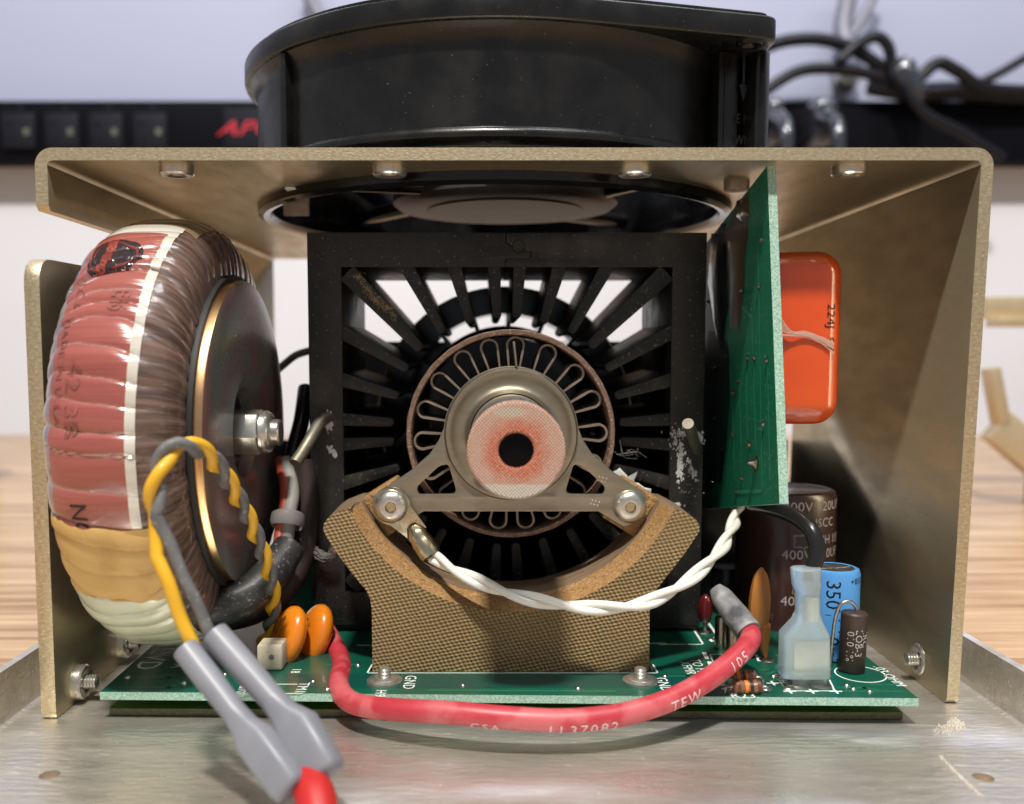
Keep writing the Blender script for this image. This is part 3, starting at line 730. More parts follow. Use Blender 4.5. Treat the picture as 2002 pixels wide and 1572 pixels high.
# screws that hold the boards
for px in (752, 1252):
    c = atz(px, 1333, BT)
    sc = thing('board_screw', 'small steel screw and washers in the green board, %s the red wire' % ('near the bend of' if px < 1000 else 'inside the curve of'), 'screw', (c.x, c.y, BT), 'board screws by the laminate block')
    lathe('washer', [(1.2, .9), (2.2, .85), (2.4, .7), (2.4, .45), (3.1, .4), (3.1, 0)], (c.x, c.y, BT), (0, 0, 1), STEEL, sc, 32)
    lathe('screw_stud', [(0, 2.6), (.9, 2.5), (1.1, 2.2), (1.0, 1.9), (1.15, 1.7), (1.0, 1.45), (1.15, 1.2), (1.0, .9), (1.6, .9), (1.7, .7), (1.7, 0)], (c.x, c.y, BT), (0, 0, 1), STEEL, sc, 24)

# ------------------------------------------------------------------ heat sink
AXX, AXZ = 4.15, ZC - 16.0
H0, H1 = Y(250.0), Y(298.0)
hs = thing('heat_sink', 'square black anodised heat sink with radial fins round the laser tube', 'heat sink', (AXX, H0, AXZ))
HW, HI = 39.4, 32.7
def hsx(px, py): p = atr(px, py, H0); return Vector((p.x - AXX, p.z - AXZ))
seam = [hsx(*p) for p in ((989, 457), (989, 474), (997, 478), (1003, 478), (1005, 490), (1014, 494), (1023, 490), (1030, 490), (1038, 492), (1038, 501), (1034, 505), (1000, 505), (990, 506), (988, 511), (988, 522))]
seam[0].y = HW; seam[-1].y = HI
def shift(s, d): return [Vector((p.x + d, p.y)) for p in s]
sl = shift(seam, -.06); sr = shift(seam, .08)
lower = [Vector((p.x, -p.y)) for p in seam]
def hsplate(name, loop, y0=H0, y1=H1):
    V, Fc = plateg([loop], y1 - y0, .12)
    return mk(name, [(AXX + v.x, y0 + v.z, AXZ + v.y) for v in V], Fc, ANOD, hs, ang=30)
left = [(-HW, HW)] + sl + [(-HI, HI), (-HI, -HI), (0 - .06, -HI), (0 - .06, -HW), (-HW, -HW)]
right = [(HW, HW)] + sr + [(HI, HI), (HI, -HI), (.06, -HI), (.06, -HW), (HW, -HW)]
hsplate('frame_half', left); hsplate('frame_half', right)
RT = 23.0
def finloop(root_a, root_b, tip, wt):
    a, b, t = Vector(root_a), Vector(root_b), Vector(tip)
    d = (t - (a + b) / 2).normalized(); n = Vector((-d.y, d.x)) * wt / 2
    if (a - b).dot(n) < 0: n = -n
    return [a, t + n - d * wt * .3, t + n * .5, t - n * .5, t - n - d * wt * .3, b]
base_fins = []
for s in (-1, 1):
    for xc, wd, tx, tz in ((2.55, 2.6, 1.9, 22.6), (10.5, 2.9, 7.2, 21.6), (20.0, 3.2, 12.6, 19.7)):
        base_fins.append(finloop((s * xc - wd / 2, HI + .3), (s * xc + wd / 2, HI + .3), (s * tx, tz), 1.7))
base_fins.append(finloop((HI + .3, HI - 2.4), (HI - 2.4, HI + .3), (16.4, 17.0), 2.0))
for lp_ in base_fins:
    f = hsplate('fin', lp_, H0 + .25, H1 - .3)
    for k in (1, 2, 3): copy_part(f, hs, rot=(0, R(90 * k), 0))
box('foot', (AXX - HW + .6, H0 + 1.5, BT), (AXX + HW - .6, H1, AXZ - HW - .05), ANOD, hs, bevel=.2)
c = atr(1014, 482, H0); lathe('roll_pin', [(.75, -3), (.75, .3), (1.15, .35), (1.3, .1), (1.3, -3)], (c.x, H0, c.z), (0, -1, 0), ANOD, hs, 20)
lathe('pin_bore', [(0, -.4), (.74, -.4)], (c.x, H0, c.z), (0, -1, 0), HOLE, hs, 16)
def front_smear(pp, y, m=PASTE, par=hs, th=.25, seed=1):
    q = [atr(a, b, y) for a, b in pp]; smear('paste_smear', [(v.x, v.z) for v in q], lambda x, z, h: Vector((x, y - .03 - h, z)), th, m, par, seed)
def paste(cx_, cy_, sx_, sy_, n, slant=0, seed=1, size=(.08, .3)):
    rr_ = random.Random(seed); V, Fc = [], []
    for _ in range(n):
        t = rr_.gauss(0, 1); p = atr(cx_ + rr_.gauss(0, 1) * sx_ + t * slant, cy_ + t * sy_, H0); p.y = H0 - .02
        r_ = rr_.uniform(*size); m = len(V); k = 7
        for a in range(k): V.append(p + Vector((math.cos(a * 6.283 / k) * r_ * rr_.uniform(.5, 1.3), 0, math.sin(a * 6.283 / k) * r_ * rr_.uniform(.7, 2.2))))
        V.append(p + Vector((0, -r_ * .5, 0))); Fc += [(m + a, m + (a + 1) % k, m + k) for a in range(k)]
    o = mk('paste_smear', V, Fc, PASTE, hs, clean=False, ang=80); o['kind'] = 'stuff'
paste(649, 882, 3, 5, 30, 3, 1); paste(640, 825, 5, 9, 60, 2, 2, (.1, .4)); paste(1330, 900, 3, 24, 110, -1, 3)
paste(1352, 915, 3, 12, 40, 4, 4, (.06, .25)); paste(1318, 862, 6, 12, 60, 0, 5, (.05, .2)); paste(1316, 986, 8, 3, 30, 5, 6); paste(1368, 858, 4, 7, 40, 0, 7); paste(1340, 846, 14, 3, 50, 0, 8, (.06, .22)); paste(1348, 950, 14, 22, 30, 0, 9, (.03, .1))
DUST = mat('tan dust', (.30, .23, .13), (.22, .16, .09), .95, 0, 900, bump=1, bscale=1500)
rnd = random.Random(5)
def crumbs(name, n, fn, s0, s1, m, par):
    V, Fc = [], []
    for _ in range(n):
        p = fn(); s = rnd.uniform(s0, s1); i = len(V)
        for dx, dy, dz in ((1, 0, 0), (-1, 0, 0), (0, 1, 0), (0, -1, 0), (0, 0, 1), (0, 0, -1)):
            V.append(p + Vector((dx * s * rnd.uniform(.5, 1.4), dy * s * .6, dz * s * rnd.uniform(.5, 1.4))))
        Fc += [tuple(i + k for k in q) for q in ((0, 2, 4), (2, 1, 4), (1, 3, 4), (3, 0, 4), (2, 0, 5), (1, 2, 5), (3, 1, 5), (0, 3, 5))]
    o = mk(name, V, Fc, m, par, smooth=False, clean=False); o['kind'] = 'stuff'; return o
def dust_fin():
    t = rnd.random() ** .8; px = 690 + 80 * t + rnd.gauss(0, 3) + 3; py = 538 + 85 * t + rnd.gauss(0, 5) - 4 * math.sin(t * 9); p = atr(px, py, H0); p.y = H0 + .1 - rnd.random() * .2; return p
crumbs('dust', 420, dust_fin, .06, .2, DUST, hs)
def dust_right():
    p = atr(1355 + rnd.gauss(0, 12), 610 + rnd.gauss(0, 35), H0); p.y = H0 + .05; return p
crumbs('dust', 110, dust_right, .05, .12, DUST, hs)

# rear part of the laser tube seen through the fins
tubeth = thing('laser_tube', 'metal laser tube with folded cooling strip in a brown sleeve on its axis', 'laser tube', (AXX + .5, Y(231), AXZ - 13))
ax = (AXX + .45, 0, AXZ + .75)
def J(a, j): return .12 * noise.noise(Vector((a * 9, j, 1)))
lathe('sleeve', [(18.4, Y(262)), (18.35, Y(231) + .6), (18.5, Y(231) + .1), (19.2, Y(231)), (19.4, Y(231) + .5), (19.4, Y(262))], (ax[0], 0, ax[2]), (0, 1, 0), SLEEVE, tubeth, 120, jit=J)
lathe('tube_core', [(0, Y(230)), (11.6, Y(230)), (12.0, Y(231)), (12.0, Y(330)), (0, Y(330))], (ax[0], 0, ax[2]), (0, 1, 0), PLATED, tubeth, 64)
angs = [87, 104, 122.6, 143.4, 164, 184.7, 205, 224, 243, 262, 280, 298.6, 319, 340, 0.6 + 360, 23 + 360, 43.4 + 360, 65.5 + 360]
P2 = []
for a in angs:
    a = R(a); ro, ri, hw_, hi_ = 16.6, 12.3, 1.55, 1.0
    u = Vector((math.cos(a), math.sin(a))); n = Vector((-u.y, u.x))
    P2.append(u * ri - n * hi_); P2.append(u * (ri + 2) - n * (hi_ + .25))
    for k in range(11):
        t = R(-90 + 18 * k); P2.append(u * (ro - .1 + hw_ * math.cos(t) * .95) + n * hw_ * math.sin(t))
    P2.append(u * (ri + 2) + n * (hi_ + .25)); P2.append(u * ri + n * hi_)
V, Fc = [], []; n = len(P2)
for i, p in enumerate(P2):
    t = (P2[(i + 1) % n] - P2[i - 1]).normalized(); q = Vector((-t.y, t.x)) * .20
    for s in (-1, 1):
        for yy in (Y(233.0), Y(233) + 9): V.append((ax[0] + p.x + s * q.x, yy, ax[2] + p.y + s * q.y))
for i in range(n):
    j = (i + 1) % n; a, b = i * 4, j * 4
    Fc += [(a, b, b + 2, a + 2), (a + 1, a + 3, b + 3, b + 1), (a, a + 1, b + 1, b), (a + 2, b + 2, b + 3, a + 3)]
mk('folded_strip', V, Fc, BROWNF, tubeth, ang=40)
p0, p1 = at(1003, 668, 233.4), at(1008, 716, 233.4)
slab('strip_end', p0, p1, .35, 12, BROWNF, tubeth)
lathe('rear_disc', [(12, Y(328)), (19.6, Y(328))], (ax[0], 0, ax[2]), (0, 1, 0), BLKG, tubeth, 48)  # black disc added to keep the inside of the sleeve dark
a_, b_ = at(640, 900, 330), at(1375, 668, 330)
box('rear_dark_fill', (a_.x, Y(330.5), BT), (b_.x, Y(333), b_.z), BLKG, tubeth)  # black sheet added to darken the view behind the lower fins
a_, b_ = at(530, 900, 334), at(1545, 862, 334)
box('gap_dark_fill', (a_.x, Y(337), FL), (b_.x, Y(339), b_.z), BLKG, tr)  # added black sheet that turns the gaps beside the heat sink dark
lathe('rear_collar', [(24.5, Y(304)), (30.5, Y(304)), (31, Y(305)), (31, Y(322)), (24.5, Y(322)), (24.5, Y(304))], (ax[0], 0, ax[2]), (0, 1, 0), BLKG, tubeth, 72)
pr = [(20.5, Y(300))]
for k in range(8): pr += [(21.5 - k * .1, Y(303 + k * 3)), (20.3 - k * .1, Y(304.5 + k * 3))]
lathe('rear_barrel', pr, (ax[0], 0, ax[2]), (0, 1, 0), CHROME, tubeth, 64)
for k in range(18):
    a = R(20 * k + 8); u = Vector((math.cos(a), 0, math.sin(a))); p = Vector((ax[0], 0, ax[2])) + u * 22.6
    box('rear_fin', (-.5, Y(299), -1.8), (.5, Y(326), 1.8), BLKG, tubeth, M=Matrix.Translation(p) @ Matrix.Rotation(R(90) - a, 4, 'Y'))

# ------------------------------------------------------------------ laminate support block
YK = Y(227.2)
YB0, YB1, YB2 = Y(219.0), Y(225.5), Y(240.0)
blk = thing('support_block', 'woven brown laminate cradle block with a round saddle carrying the tube', 'block', (4.5, YB0, FL + 1.3))
arc = at(1000, 850, 220); ac = Vector((arc.x, arc.z))
def bl2(pts): return [Vector((atr(*p, YB0).x, atr(*p, YB0).z)) for p in pts]
rightside = bl2([(1318, 992), (1345, 1006), (1362, 1017), (1368, 1028), (1367, 1040), (1340, 1080), (1288, 1147), (1278, 1160), (1272, 1175), (1270, 1195), (1270, 1312)])
leftside = bl2([(728, 1312), (727, 1195), (724, 1172), (714, 1152), (687, 1120), (658, 1080), (637, 1048), (632, 1036), (633, 1024), (641, 1013), (655, 1003), (688, 990)])
for p in (rightside[-1], leftside[0]): p.y = FL + 1.35
def arcp(r, aa=25, bb=155): return [Vector((ac.x + r * math.cos(R(180 + aa + (bb - aa) * k / 48)), ac.y + r * math.sin(R(180 + aa + (bb - aa) * k / 48)))) for k in range(49)]
loopA = arcp(31.6) + rightside + leftside; loopB = arcp(29.9) + rightside + leftside
V, Fc, fm = [], [], []; n = len(loopA)
ring = lambda L, y: [(p.x, y, p.y) for p in L]
small = lambda L, y: [(p.x, y, p.y) for p in L]
V = ring(loopA, YB0) + ring(loopB, YB1) + ring(loopB, YB2)
Fc.append(tuple(range(n))); fm.append(0); Fc.append(tuple(range(3 * n - 1, 2 * n - 1, -1))); fm.append(0)
for i in range(n):
    j = (i + 1) % n; isarc = i < 48
    Fc.append((i, j, n + j, n + i)); fm.append(1 if isarc else 2)
    Fc.append((n + i, n + j, 2 * n + j, 2 * n + i)); fm.append(2)
mk('cradle', V, Fc, [WEAVE, WEAVEO, LAYER], blk, fm=fm, ang=28)
for s in (-1, 1):
    c = at(998 + s * 233, 992, 230)
    box('lug', (-3.6, YK + 1.25, -4.2), (3.6, Y(238), 4.2), WEAVEO, blk, bevel=.4, M=Matrix.Translation(Vector((c.x, 0, c.z))) @ Matrix.Rotation(R(s * 32), 4, 'Y'))

# ------------------------------------------------------------------ steel end bracket with mirror stem
brk = thing('tube_bracket', 'plated steel bracket with two arms and a stem with a pink woven cap', 'bracket', (4.7, YK, 30))
def k2(px, py): p = atr(px, py, YK); return Vector((p.x, p.z))
hlf = [(1170, 1000), (1222, 1031), (1236, 1024), (1265, 976), (1262, 965), (1196, 921), (1158, 888), (1140, 860), (1131, 838)]
cen = k2(999, 848); rr = k2(1131, 848).x - cen.x
top = [Vector((cen.x + rr * math.cos(R(4 + 172 * k / 40)), cen.y + rr * math.sin(R(4 + 172 * k / 40)))) for k in range(41)]
lp_r = [k2(*p) for p in hlf]; lp_l = [k2(1998 - p[0], p[1]) for p in reversed(hlf)]
loop = fillet(lp_r, [0, 1.5, 1, 1, 1, 4, 3, 2, 0], 3) + top + fillet(lp_l, [0, 2, 3, 4, 1, 1, 1, 1.5, 0], 3)
def win(mir):
    P = [(1104, 966), (1122, 906), (1140, 912), (1183, 952), (1180, 967)]
    return fillet([k2(1998 - a if mir else a, b) for a, b in P], .9, 3)
def ck(px): c = k2(px, 990); return ngon(c, 1.6, 20)
hub_hole = ngon(cen, 8.6, 40)
V, Fc = plateg([loop, win(0), win(1), ck(765), ck(1231), hub_hole], 1.2, .1)
mk('arm_plate', [(v.x, YK + v.z, v.y) for v in V], Fc, PLATED, brk, ang=30)
AX = (cen.x, YK, cen.y)
lathe('dish', [(12.15, -.05), (12.1, .55), (11.8, .95), (11.3, 1.05), (10.9, .9), (10.5, .5), (9.4, .3), (8.6, .4), (8.0, .9), (7.6, 2.0), (7.5, 3)], AX, (0, -1, 0), PLATED, brk, 96)
cf = Y(187.6)
lathe('stem', [(7.3, -3), (7.3, YK - cf - 5), (7.1, YK - cf - 4.6), (6.2, YK - cf - 4.5), (6.2, YK - cf - 3)], AX, (0, -1, 0), STEEL, brk, 64)
capo = lathe('woven_cap', [(2.7, -3.6), (2.7, -.25), (3.0, 0), (7.1, 0), (7.42, -.25), (7.45, -.8), (7.45, -3.8), (7.2, -4)], (cen.x, cf, cen.y), (0, -1, 0), CAPM, None, 72)
capo.parent = brk
# keep the cap's own origin on its axis so the stain is centred on the bore
me = capo.data
off = ORI[capo.name] - Vector((cen.x, cf, cen.y))
for v in me.vertices: v.co += off * .001
ORI[capo.name] = Vector((cen.x, cf, cen.y)); capo.location = (ORI[capo.name] - ORI[brk.name]) * .001
lathe('bore_glass', [(0, -1.3), (2.68, -1.3)], (cen.x, cf, cen.y), (0, -1, 0), mat('dark mirror glass', (.002, .002, .003), None, .1, spec=.15), brk, 24)
def dimples(px, py):
    for i in range(3):
        for j in range(2):
            p = atr(px + i * 7 - j * 3, py + j * 7 + i * 2, YK); lathe('punch_mark', [(0, .12), (.14, .1), (.2, 0)], (p.x, YK - .0, p.z), (0, -1, 0), STEEL, brk, 8)
dimples(1172, 932); dimples(1158, 978)
# button head screws
def button(px, lbl, y):
    c = atr(px, 990, y)
    t = thing('button_screw', lbl, 'screw', (c.x, y, c.z - 3))
    lathe('screw_head', [(.95, .75), (1.0, 1.55), (1.5, 1.6), (2.3, 1.35), (2.9, .75), (3.1, .25), (3.1, 0)], (c.x, y, c.z), (0, -1, 0), STEEL, t, 48)
    V = [(c.x + 1.02 * math.cos(R(60 * k + 15)), y - .85, c.z + 1.02 * math.sin(R(60 * k + 15))) for k in range(6)] + [(c.x + 1.02 * math.cos(R(60 * k + 15)), y - 1.62, c.z + 1.02 * math.sin(R(60 * k + 15))) for k in range(6)]
    mk('hex_socket', V, [tuple(range(6))] + [(k, (k + 1) % 6, 6 + (k + 1) % 6, 6 + k) for k in range(6)], TIN, t, smooth=False)
    return t
button(1231, 'domed steel hex screw on the bare arm of the bracket', YK)
button(765, 'domed steel hex screw clamping the ring terminal', YK - .9)
# ring terminal
rt = thing('ring_terminal', 'tinned ring terminal crimped on white wires under the bracket screw', 'terminal', tuple(atr(815, 1050, YK)))
yk = YK - .85
def q2(px, py): p = atr(px, py, yk); return Vector((p.x, p.z))
c0 = q2(765, 990); d = (q2(826, 1052) - c0).normalized(); nn = Vector((-d.y, d.x))
Lr = (q2(818, 1046) - c0).length
ol = [c0 + Vector((3.55 * math.cos(t), 3.55 * math.sin(t))) for t in [math.atan2(d.y, d.x) + R(48 + (264) * k / 24) for k in range(25)]]
ol = ol + [c0 + d * Lr - nn * 1.9, c0 + d * Lr + nn * 1.9]
V, Fc = plateg([ol], .8, .1); mk('tongue', [(v.x, yk + v.z, v.y) for v in V], Fc, TIN, rt, ang=30)
b0_, b1_ = atr(812, 1040, yk - .3), atr(848, 1092, yk - 2)
lathe('barrel', [(1.2, -1), (1.75, 0), (2.0, .8), (1.85, 1.4), (2.05, 2.2), (2.1, 4.6), (1.95, 5.3), (1.5, 5.4), (1.2, 5.2)], b0_, b1_ - b0_, TIN, rt, 24)
text('stamp', 'P-C', 2.0, lambda u, v: Vector((c0.x + d.x * 5.1 - nn.x * 0 + (u * .62 + v * .5) * 1, yk - .12, c0.y + d.y * 5.1 + (u * .5 + v * .8) * 1)), PLATED, rt)

# ------------------------------------------------------------------ bent pins on the heat sink
PINM = mat('dull pin steel', (.24, .22, .17), (.18, .165, .13), .5, .75, 500)
def pin(lbl, pts, r=1.15):
    o = tube('steel_pin', path(pts), r, PINM, n=14, sub=6); return tag(o, lbl, 'pin')
pin('bent steel pin poking out beside the brass-coloured transformer washer', [(646, 815, 252), (636, 818, 249), (624, 828, 246), (610, 853, 242), (594, 880, 239), (577, 906, 236)], 1.2)
pin('straight steel pin in white paste beside the upright green board', [(1363, 880, 250.5), (1354, 853, 243), (1345, 828, 236)], 1.1)

# ------------------------------------------------------------------ upright circuit board with the big orange capacitor
GREENU = mat('dusty green solder mask', (.012, .20, .105), (.008, .15, .08), .42, 0, 60, spec=.3, speck=(.25, .42, .33), sscale=1500, sth=.66)
ub = thing('upright_circuit_board', 'upright green circuit board with dark sealed traces beside the heat sink', 'circuit board', tuple(at(1525, 985, 212)))
xb = at(1497, 330, 221).x
A = atx(1500, 324, xb); B_ = atx(1524, 985, xb); C_ = atx(1385, 470, xb); D_ = atx(1374, 993, xb)
ydir = (C_ - A); ydir.x = 0; ydir.normalize()
Lb = 56
q = [A, A + ydir * Lb, B_ + ydir * Lb, B_]
V = [(xb, p.y, p.z) for p in q] + [(xb + 1.5, p.y, p.z) for p in q]
fmm = [0, 0, 1, 1, 1, 1]
mk('board', V, [(0, 1, 2, 3), (4, 7, 6, 5), (0, 4, 5, 1), (1, 5, 6, 2), (2, 6, 7, 3), (3, 7, 4, 0)], [GREENU, FR4], ub, smooth=False, fm=fmm)
def onb(px, py): return atx(px, py, xb - .06)
def bpatch(name, pts, m, th=.1, seed=1):
    P = [onb(*p) for p in pts]; smear(name, [(p.y, p.z) for p in P], lambda y, z, h: Vector((xb - .06 - h, y, z)), th, m, ub, seed)
bpatch('sealing_film', [(1440, 395), (1462, 400), (1455, 560), (1445, 640), (1425, 640), (1418, 450)], TAPEB, .25, 1)
bpatch('sealing_compound', [(1392, 462), (1420, 430), (1424, 600), (1412, 700), (1396, 640), (1384, 540)], CLEARD, 1.0, 2)
bpatch('sealing_compound', [(1440, 395), (1462, 380), (1466, 420), (1455, 435), (1440, 425)], TAPEB, .6, 3)
bpatch('dark_mask', [(1384, 640), (1410, 650), (1422, 670), (1428, 760), (1422, 860), (1410, 940), (1384, 960), (1380, 800)], GREEND, .04, 4)

for px, py in ((1437, 769), (1478, 906), (1399, 722), (1399, 820), (1398, 570), (1452, 570), (1455, 395), (1388, 590)):
    p = onb(px, py); s = 1.5 if px == 1478 else .75
    lathe('solder_joint', [(0, s * 1.1), (s * .25, s * .9), (s * .55, s * .35), (s, 0)], (p.x, p.y, p.z), (-1, .15, .1), SOLDER, ub, 14)
BTR = mat('board copper track', (.03, .27, .15), None, .4, spec=.3)
for (x0_, y0_), (x1_, y1_) in (((1482, 470), (1490, 960)), ((1470, 620), (1478, 880)), ((1458, 700), (1462, 860)), ((1446, 740), (1450, 930)), ((1490, 960), (1440, 962)), ((1470, 620), (1450, 600)), ((1432, 780), (1436, 940)), ((1500, 700), (1506, 940))):
    p_, q_ = onb(x0_, y0_), onb(x1_, y1_); d_ = (q_ - p_).normalized(); n_ = Vector((0, -d_.z, d_.y)) * .35
    mk('copper_track', [p_ - n_, q_ - n_, q_ + n_, p_ + n_], [(0, 1, 2, 3)], BTR, ub, smooth=False)
for px, py in ((1490, 470), (1484, 560), (1475, 700), (1462, 700), (1446, 745), (1434, 850), (1450, 935), (1500, 705), (1493, 830), (1466, 870), (1440, 962), (1420, 700), (1415, 880), (1405, 930)):
    p = onb(px, py); lathe('solder_joint', [(0, .55), (.2, .5), (.42, .25), (.7, 0)], (p.x, p.y, p.z), (-1, .1, .1), SOLDER, ub, 10)
oc = thing('film_capacitor', 'large glossy orange red capacitor with black print behind the upright board', 'capacitor', tuple(at(1582, 833, 232)))
a, b = at(1522, 826, 231), at(1643, 492, 231)
box('capacitor_body', (xb + 1.7, Y(229), a.z - .5), (b.x + 1.1, Y(229) + 15, b.z + .3), ORGC, oc, bevel=4.4, segs=8)
def orange_print(u, v):
    x = at(1624, 665, 229).x + v * .8; dd = max(0, 4.4 - (b.x + 1.1 - x)); return Vector((x, Y(229) - .07 + 4.4 - math.sqrt(4.4 ** 2 - min(dd, 4.1) ** 2), at(1632, 640, 229).z - u * .9))
text('capacitor_print', '224J  97', 2.9, lambda u, v: orange_print(u, v), BLACKP, oc)
tube('lead', path([(1537, 790, 230), (1532, 800, 228.5), (1530, 840, 228), (1527, 880, 228)]), .35, SOLDER, oc, n=8)
COB = mat('pale cobweb', (.75, .50, .40), None, .8, alpha=.55)
cw = thing('cobweb', 'pale wispy strand of fluff stretched across the orange red capacitor', 'lint', tuple(at(1580, 660, 228)))
rnd = random.Random(11)
for k in range(30):
    s = rnd.uniform(-1, 1)
    tube('strand', path([(1519, 635 + s * 26, 226 + rnd.random()), (1545, 652 + s * 6, 227.6), (1575, 655 + s * 5 + rnd.uniform(-4, 4), 228.2), (1606, 666 + s * 7, 228.4), (1630, 680 + s * 9 + rnd.uniform(-5, 5), 228.6)]), rnd.uniform(.03, .10), COB, cw, n=5, sub=5)

# ------------------------------------------------------------------ toroidal transformer
YAW = R(1)
ta = Vector((math.cos(YAW), -math.sin(YAW), 0)); tf = Vector((-math.sin(YAW), -math.cos(YAW), 0)); tz = Vector((0, 0, 1))
dc = at(476, 845, 238)
TW, TRC, TRH, EXP = 10.3, 28.5, 10.7, 2.9
TC = dc - ta * (TW + 1.3)
trf = thing('toroidal_transformer', 'large toroidal transformer wrapped in clear film with a red label', 'transformer', (TC.x, TC.y, TC.z - 39.4))
import bisect
_r = random.Random(3); RIDGE = [0.0]
while RIDGE[-1] < 360: RIDGE.append(RIDGE[-1] + _r.uniform(3.6, 8.2))
RIDGE[-1] = 360.0
RAMP = [_r.uniform(.30, .75) for _ in RIDGE]; RTILT = [_r.uniform(-.5, .5) for _ in RIDGE]
def sgnp(v, e): return math.copysign(abs(v) ** e, v)
def wr(al, t):
    d_ = (math.degrees(al) + 2.2 * math.sin(2 * t + al * 3) + 1.0 * math.cos(t * 3 + al * 7)) % 360
    i = bisect.bisect_right(RIDGE, d_) - 1; i = max(0, min(i, len(RIDGE) - 2))
    u = (d_ - RIDGE[i]) / (RIDGE[i + 1] - RIDGE[i])
    return RAMP[i] * (max(0, u * (1 - u) * 4) ** .55 - .5) + RTILT[i] * (u - .5) + .25 * noise.noise(Vector((math.degrees(al) * .12, math.cos(t) * 1.6, 3.1)))
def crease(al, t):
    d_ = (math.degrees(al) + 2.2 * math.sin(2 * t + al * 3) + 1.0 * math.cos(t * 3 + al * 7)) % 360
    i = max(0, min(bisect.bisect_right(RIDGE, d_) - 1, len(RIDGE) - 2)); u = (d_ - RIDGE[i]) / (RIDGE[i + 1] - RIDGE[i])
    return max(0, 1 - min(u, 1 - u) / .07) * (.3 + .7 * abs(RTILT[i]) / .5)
def tor(al, t, off=0):
    q = TW * sgnp(math.cos(t), 2 / EXP); rho = TRH * sgnp(math.sin(t), 2 / EXP)
    o_ = off + wr(al, t)
    nq, nr = math.cos(t), math.sin(t)
    rho = TRC + rho + nr * o_; q = q + nq * o_ * .6
    return TC + ta * q + (tf * math.cos(al) + tz * math.sin(al)) * rho
def torpatch(name, a0, a1, t0, t1, na, nt_, off, m, parent=trf, edge=None, closed=False, uvw=1):
    V, Fc, UV, CR = [], [], [], []
    for i in range(na + 1):
        for j in range(nt_ + 1):
            u, v = i / na, j / nt_
            al = a0 + (a1 - a0) * u; t = t0 + (t1 - t0) * v
            if edge: al, t = edge(al, t, u, v)
            V.append(tor(al, t, off)); UV.append((al / (2 * math.pi), t / (2 * math.pi))); CR.append(crease(al, t))
    for i in range(na):
        for j in range(nt_):
            k = i * (nt_ + 1) + j; Fc.append((k, k + 1, k + nt_ + 2, k + nt_ + 1))
    o = mk(name, V, Fc, m, parent, clean=False)
    at_ = o.data.attributes.new('crease', 'FLOAT', 'POINT'); at_.data.foreach_set('value', CR)
    lay = o.data.uv_layers.new(name='UVMap')
    for lp_ in o.data.loops: lay.data[lp_.index].uv = UV[lp_.vertex_index]
    # outward normals
    me = o.data; p = me.polygons[len(me.polygons) // 2]; cw_ = p.center * 1000 + ORI[o.name]
    rel = cw_ - TC; axial = ta * rel.dot(ta); rad = rel - axial; c_ = TC + rad.normalized() * TRC
    if (cw_ - c_).dot(p.normal) < 0: me.flip_normals()
    return o
D = math.radians
torpatch('winding', 0, 2 * math.pi, 0, 2 * math.pi, 540, 44, 0, WIND)
# t: 90 deg = outermost, 0 = side towards the washer, 180 = side towards the plate
torpatch('film_edge', D(-16), D(72), D(124), D(166), 260, 8, .14, CLEARF)
torpatch('label_border', D(-19), D(70), D(64), D(73), 260, 5, .20, LABELW)
torpatch('label_border', D(63), D(70), D(73), D(128), 24, 20, .20, LABELW)
torpatch('red_label', D(-20), D(63), D(73), D(128), 260, 26, .20, LABELR)
def torn(al, t, u, v):
    n = noise.noise(Vector((u * 9, v * 9, 2)))
    if v > .95: t += D(4) * n - D(7) * u
    if u < .05 or u > .95: al += D(1.2) * n + D(3.5) * (v - .6) * (1 if u < .5 else .6)
    return al, t
torpatch('masking_tape', D(-16.5), D(-38), D(58), D(142), 90, 40, .42, MASK, edge=torn)
torpatch('pale_tape', D(-36), D(-96), D(50), D(150), 150, 24, .3, PALET)
torpatch('tan_film', D(69), D(112), D(48), D(140), 110, 20, .16, TOPT)
def tortext(s, size, al_deg, t_deg, m, down=True, sx=1, name='label_print', **k):
    V, Fc = dense(textg(s, size, **k), .5)
    def f(v):
        al = D(al_deg) - v.x * sx / 39.0; t = D(t_deg) + 0; q = v.y / 12.0
        return tor(al, t - q, .32)
    return mk(name, [f(v) for v in V], Fc, m, trf, smooth=False, clean=False)
tortext('MADE IN U.S.A', 2.3, 19, 117, FADE, sx=1.12, space=1.05)
tortext('42 3B', 3.4, 12, 103, FADE, sx=1.5)
tortext('LC 6', 2.6, 38, 112, FADE); tortext('E46', 2.8, 36, 86, FADE)
tortext('NC', 3.6, -15.2, 101, BLACKP, sx=1.1)
# round emblem: dark disc, thin red ring, red bar with letters
def torshape(name, loops, al_deg, t_deg, m, off):
    V, Fc = dense(plateg(loops, .01), .5)
    V2, F2 = [], []
    return mk(name, [tor(D(al_deg) - v.x / 39.0, D(t_deg) - v.y / 12.0, off) for v in V], Fc, m, trf, smooth=False, clean=False)
EMB = mat('emblem ink', (.060, .035, .042), None, .25, coat=.8)
EMR = mat('emblem red', (.36, .07, .05), None, .25, coat=.8)
def ell(a, b, n=48): return [(a * math.cos(R(360 * k / n)), b * math.sin(R(360 * k / n))) for k in range(n)]
torshape('emblem_disc', [ell(5.0, 3.7)], 51, 100, EMB, .28)
torshape('emblem_ring', [ell(4.2, 3.1), ell(3.9, 2.85)], 51, 100, EMR, .31)
torshape('emblem_bar', [[(-4.9, -.75), (4.9, -.75), (4.9, .75), (-4.9, .75)]], 51, 100, EMR, .34)
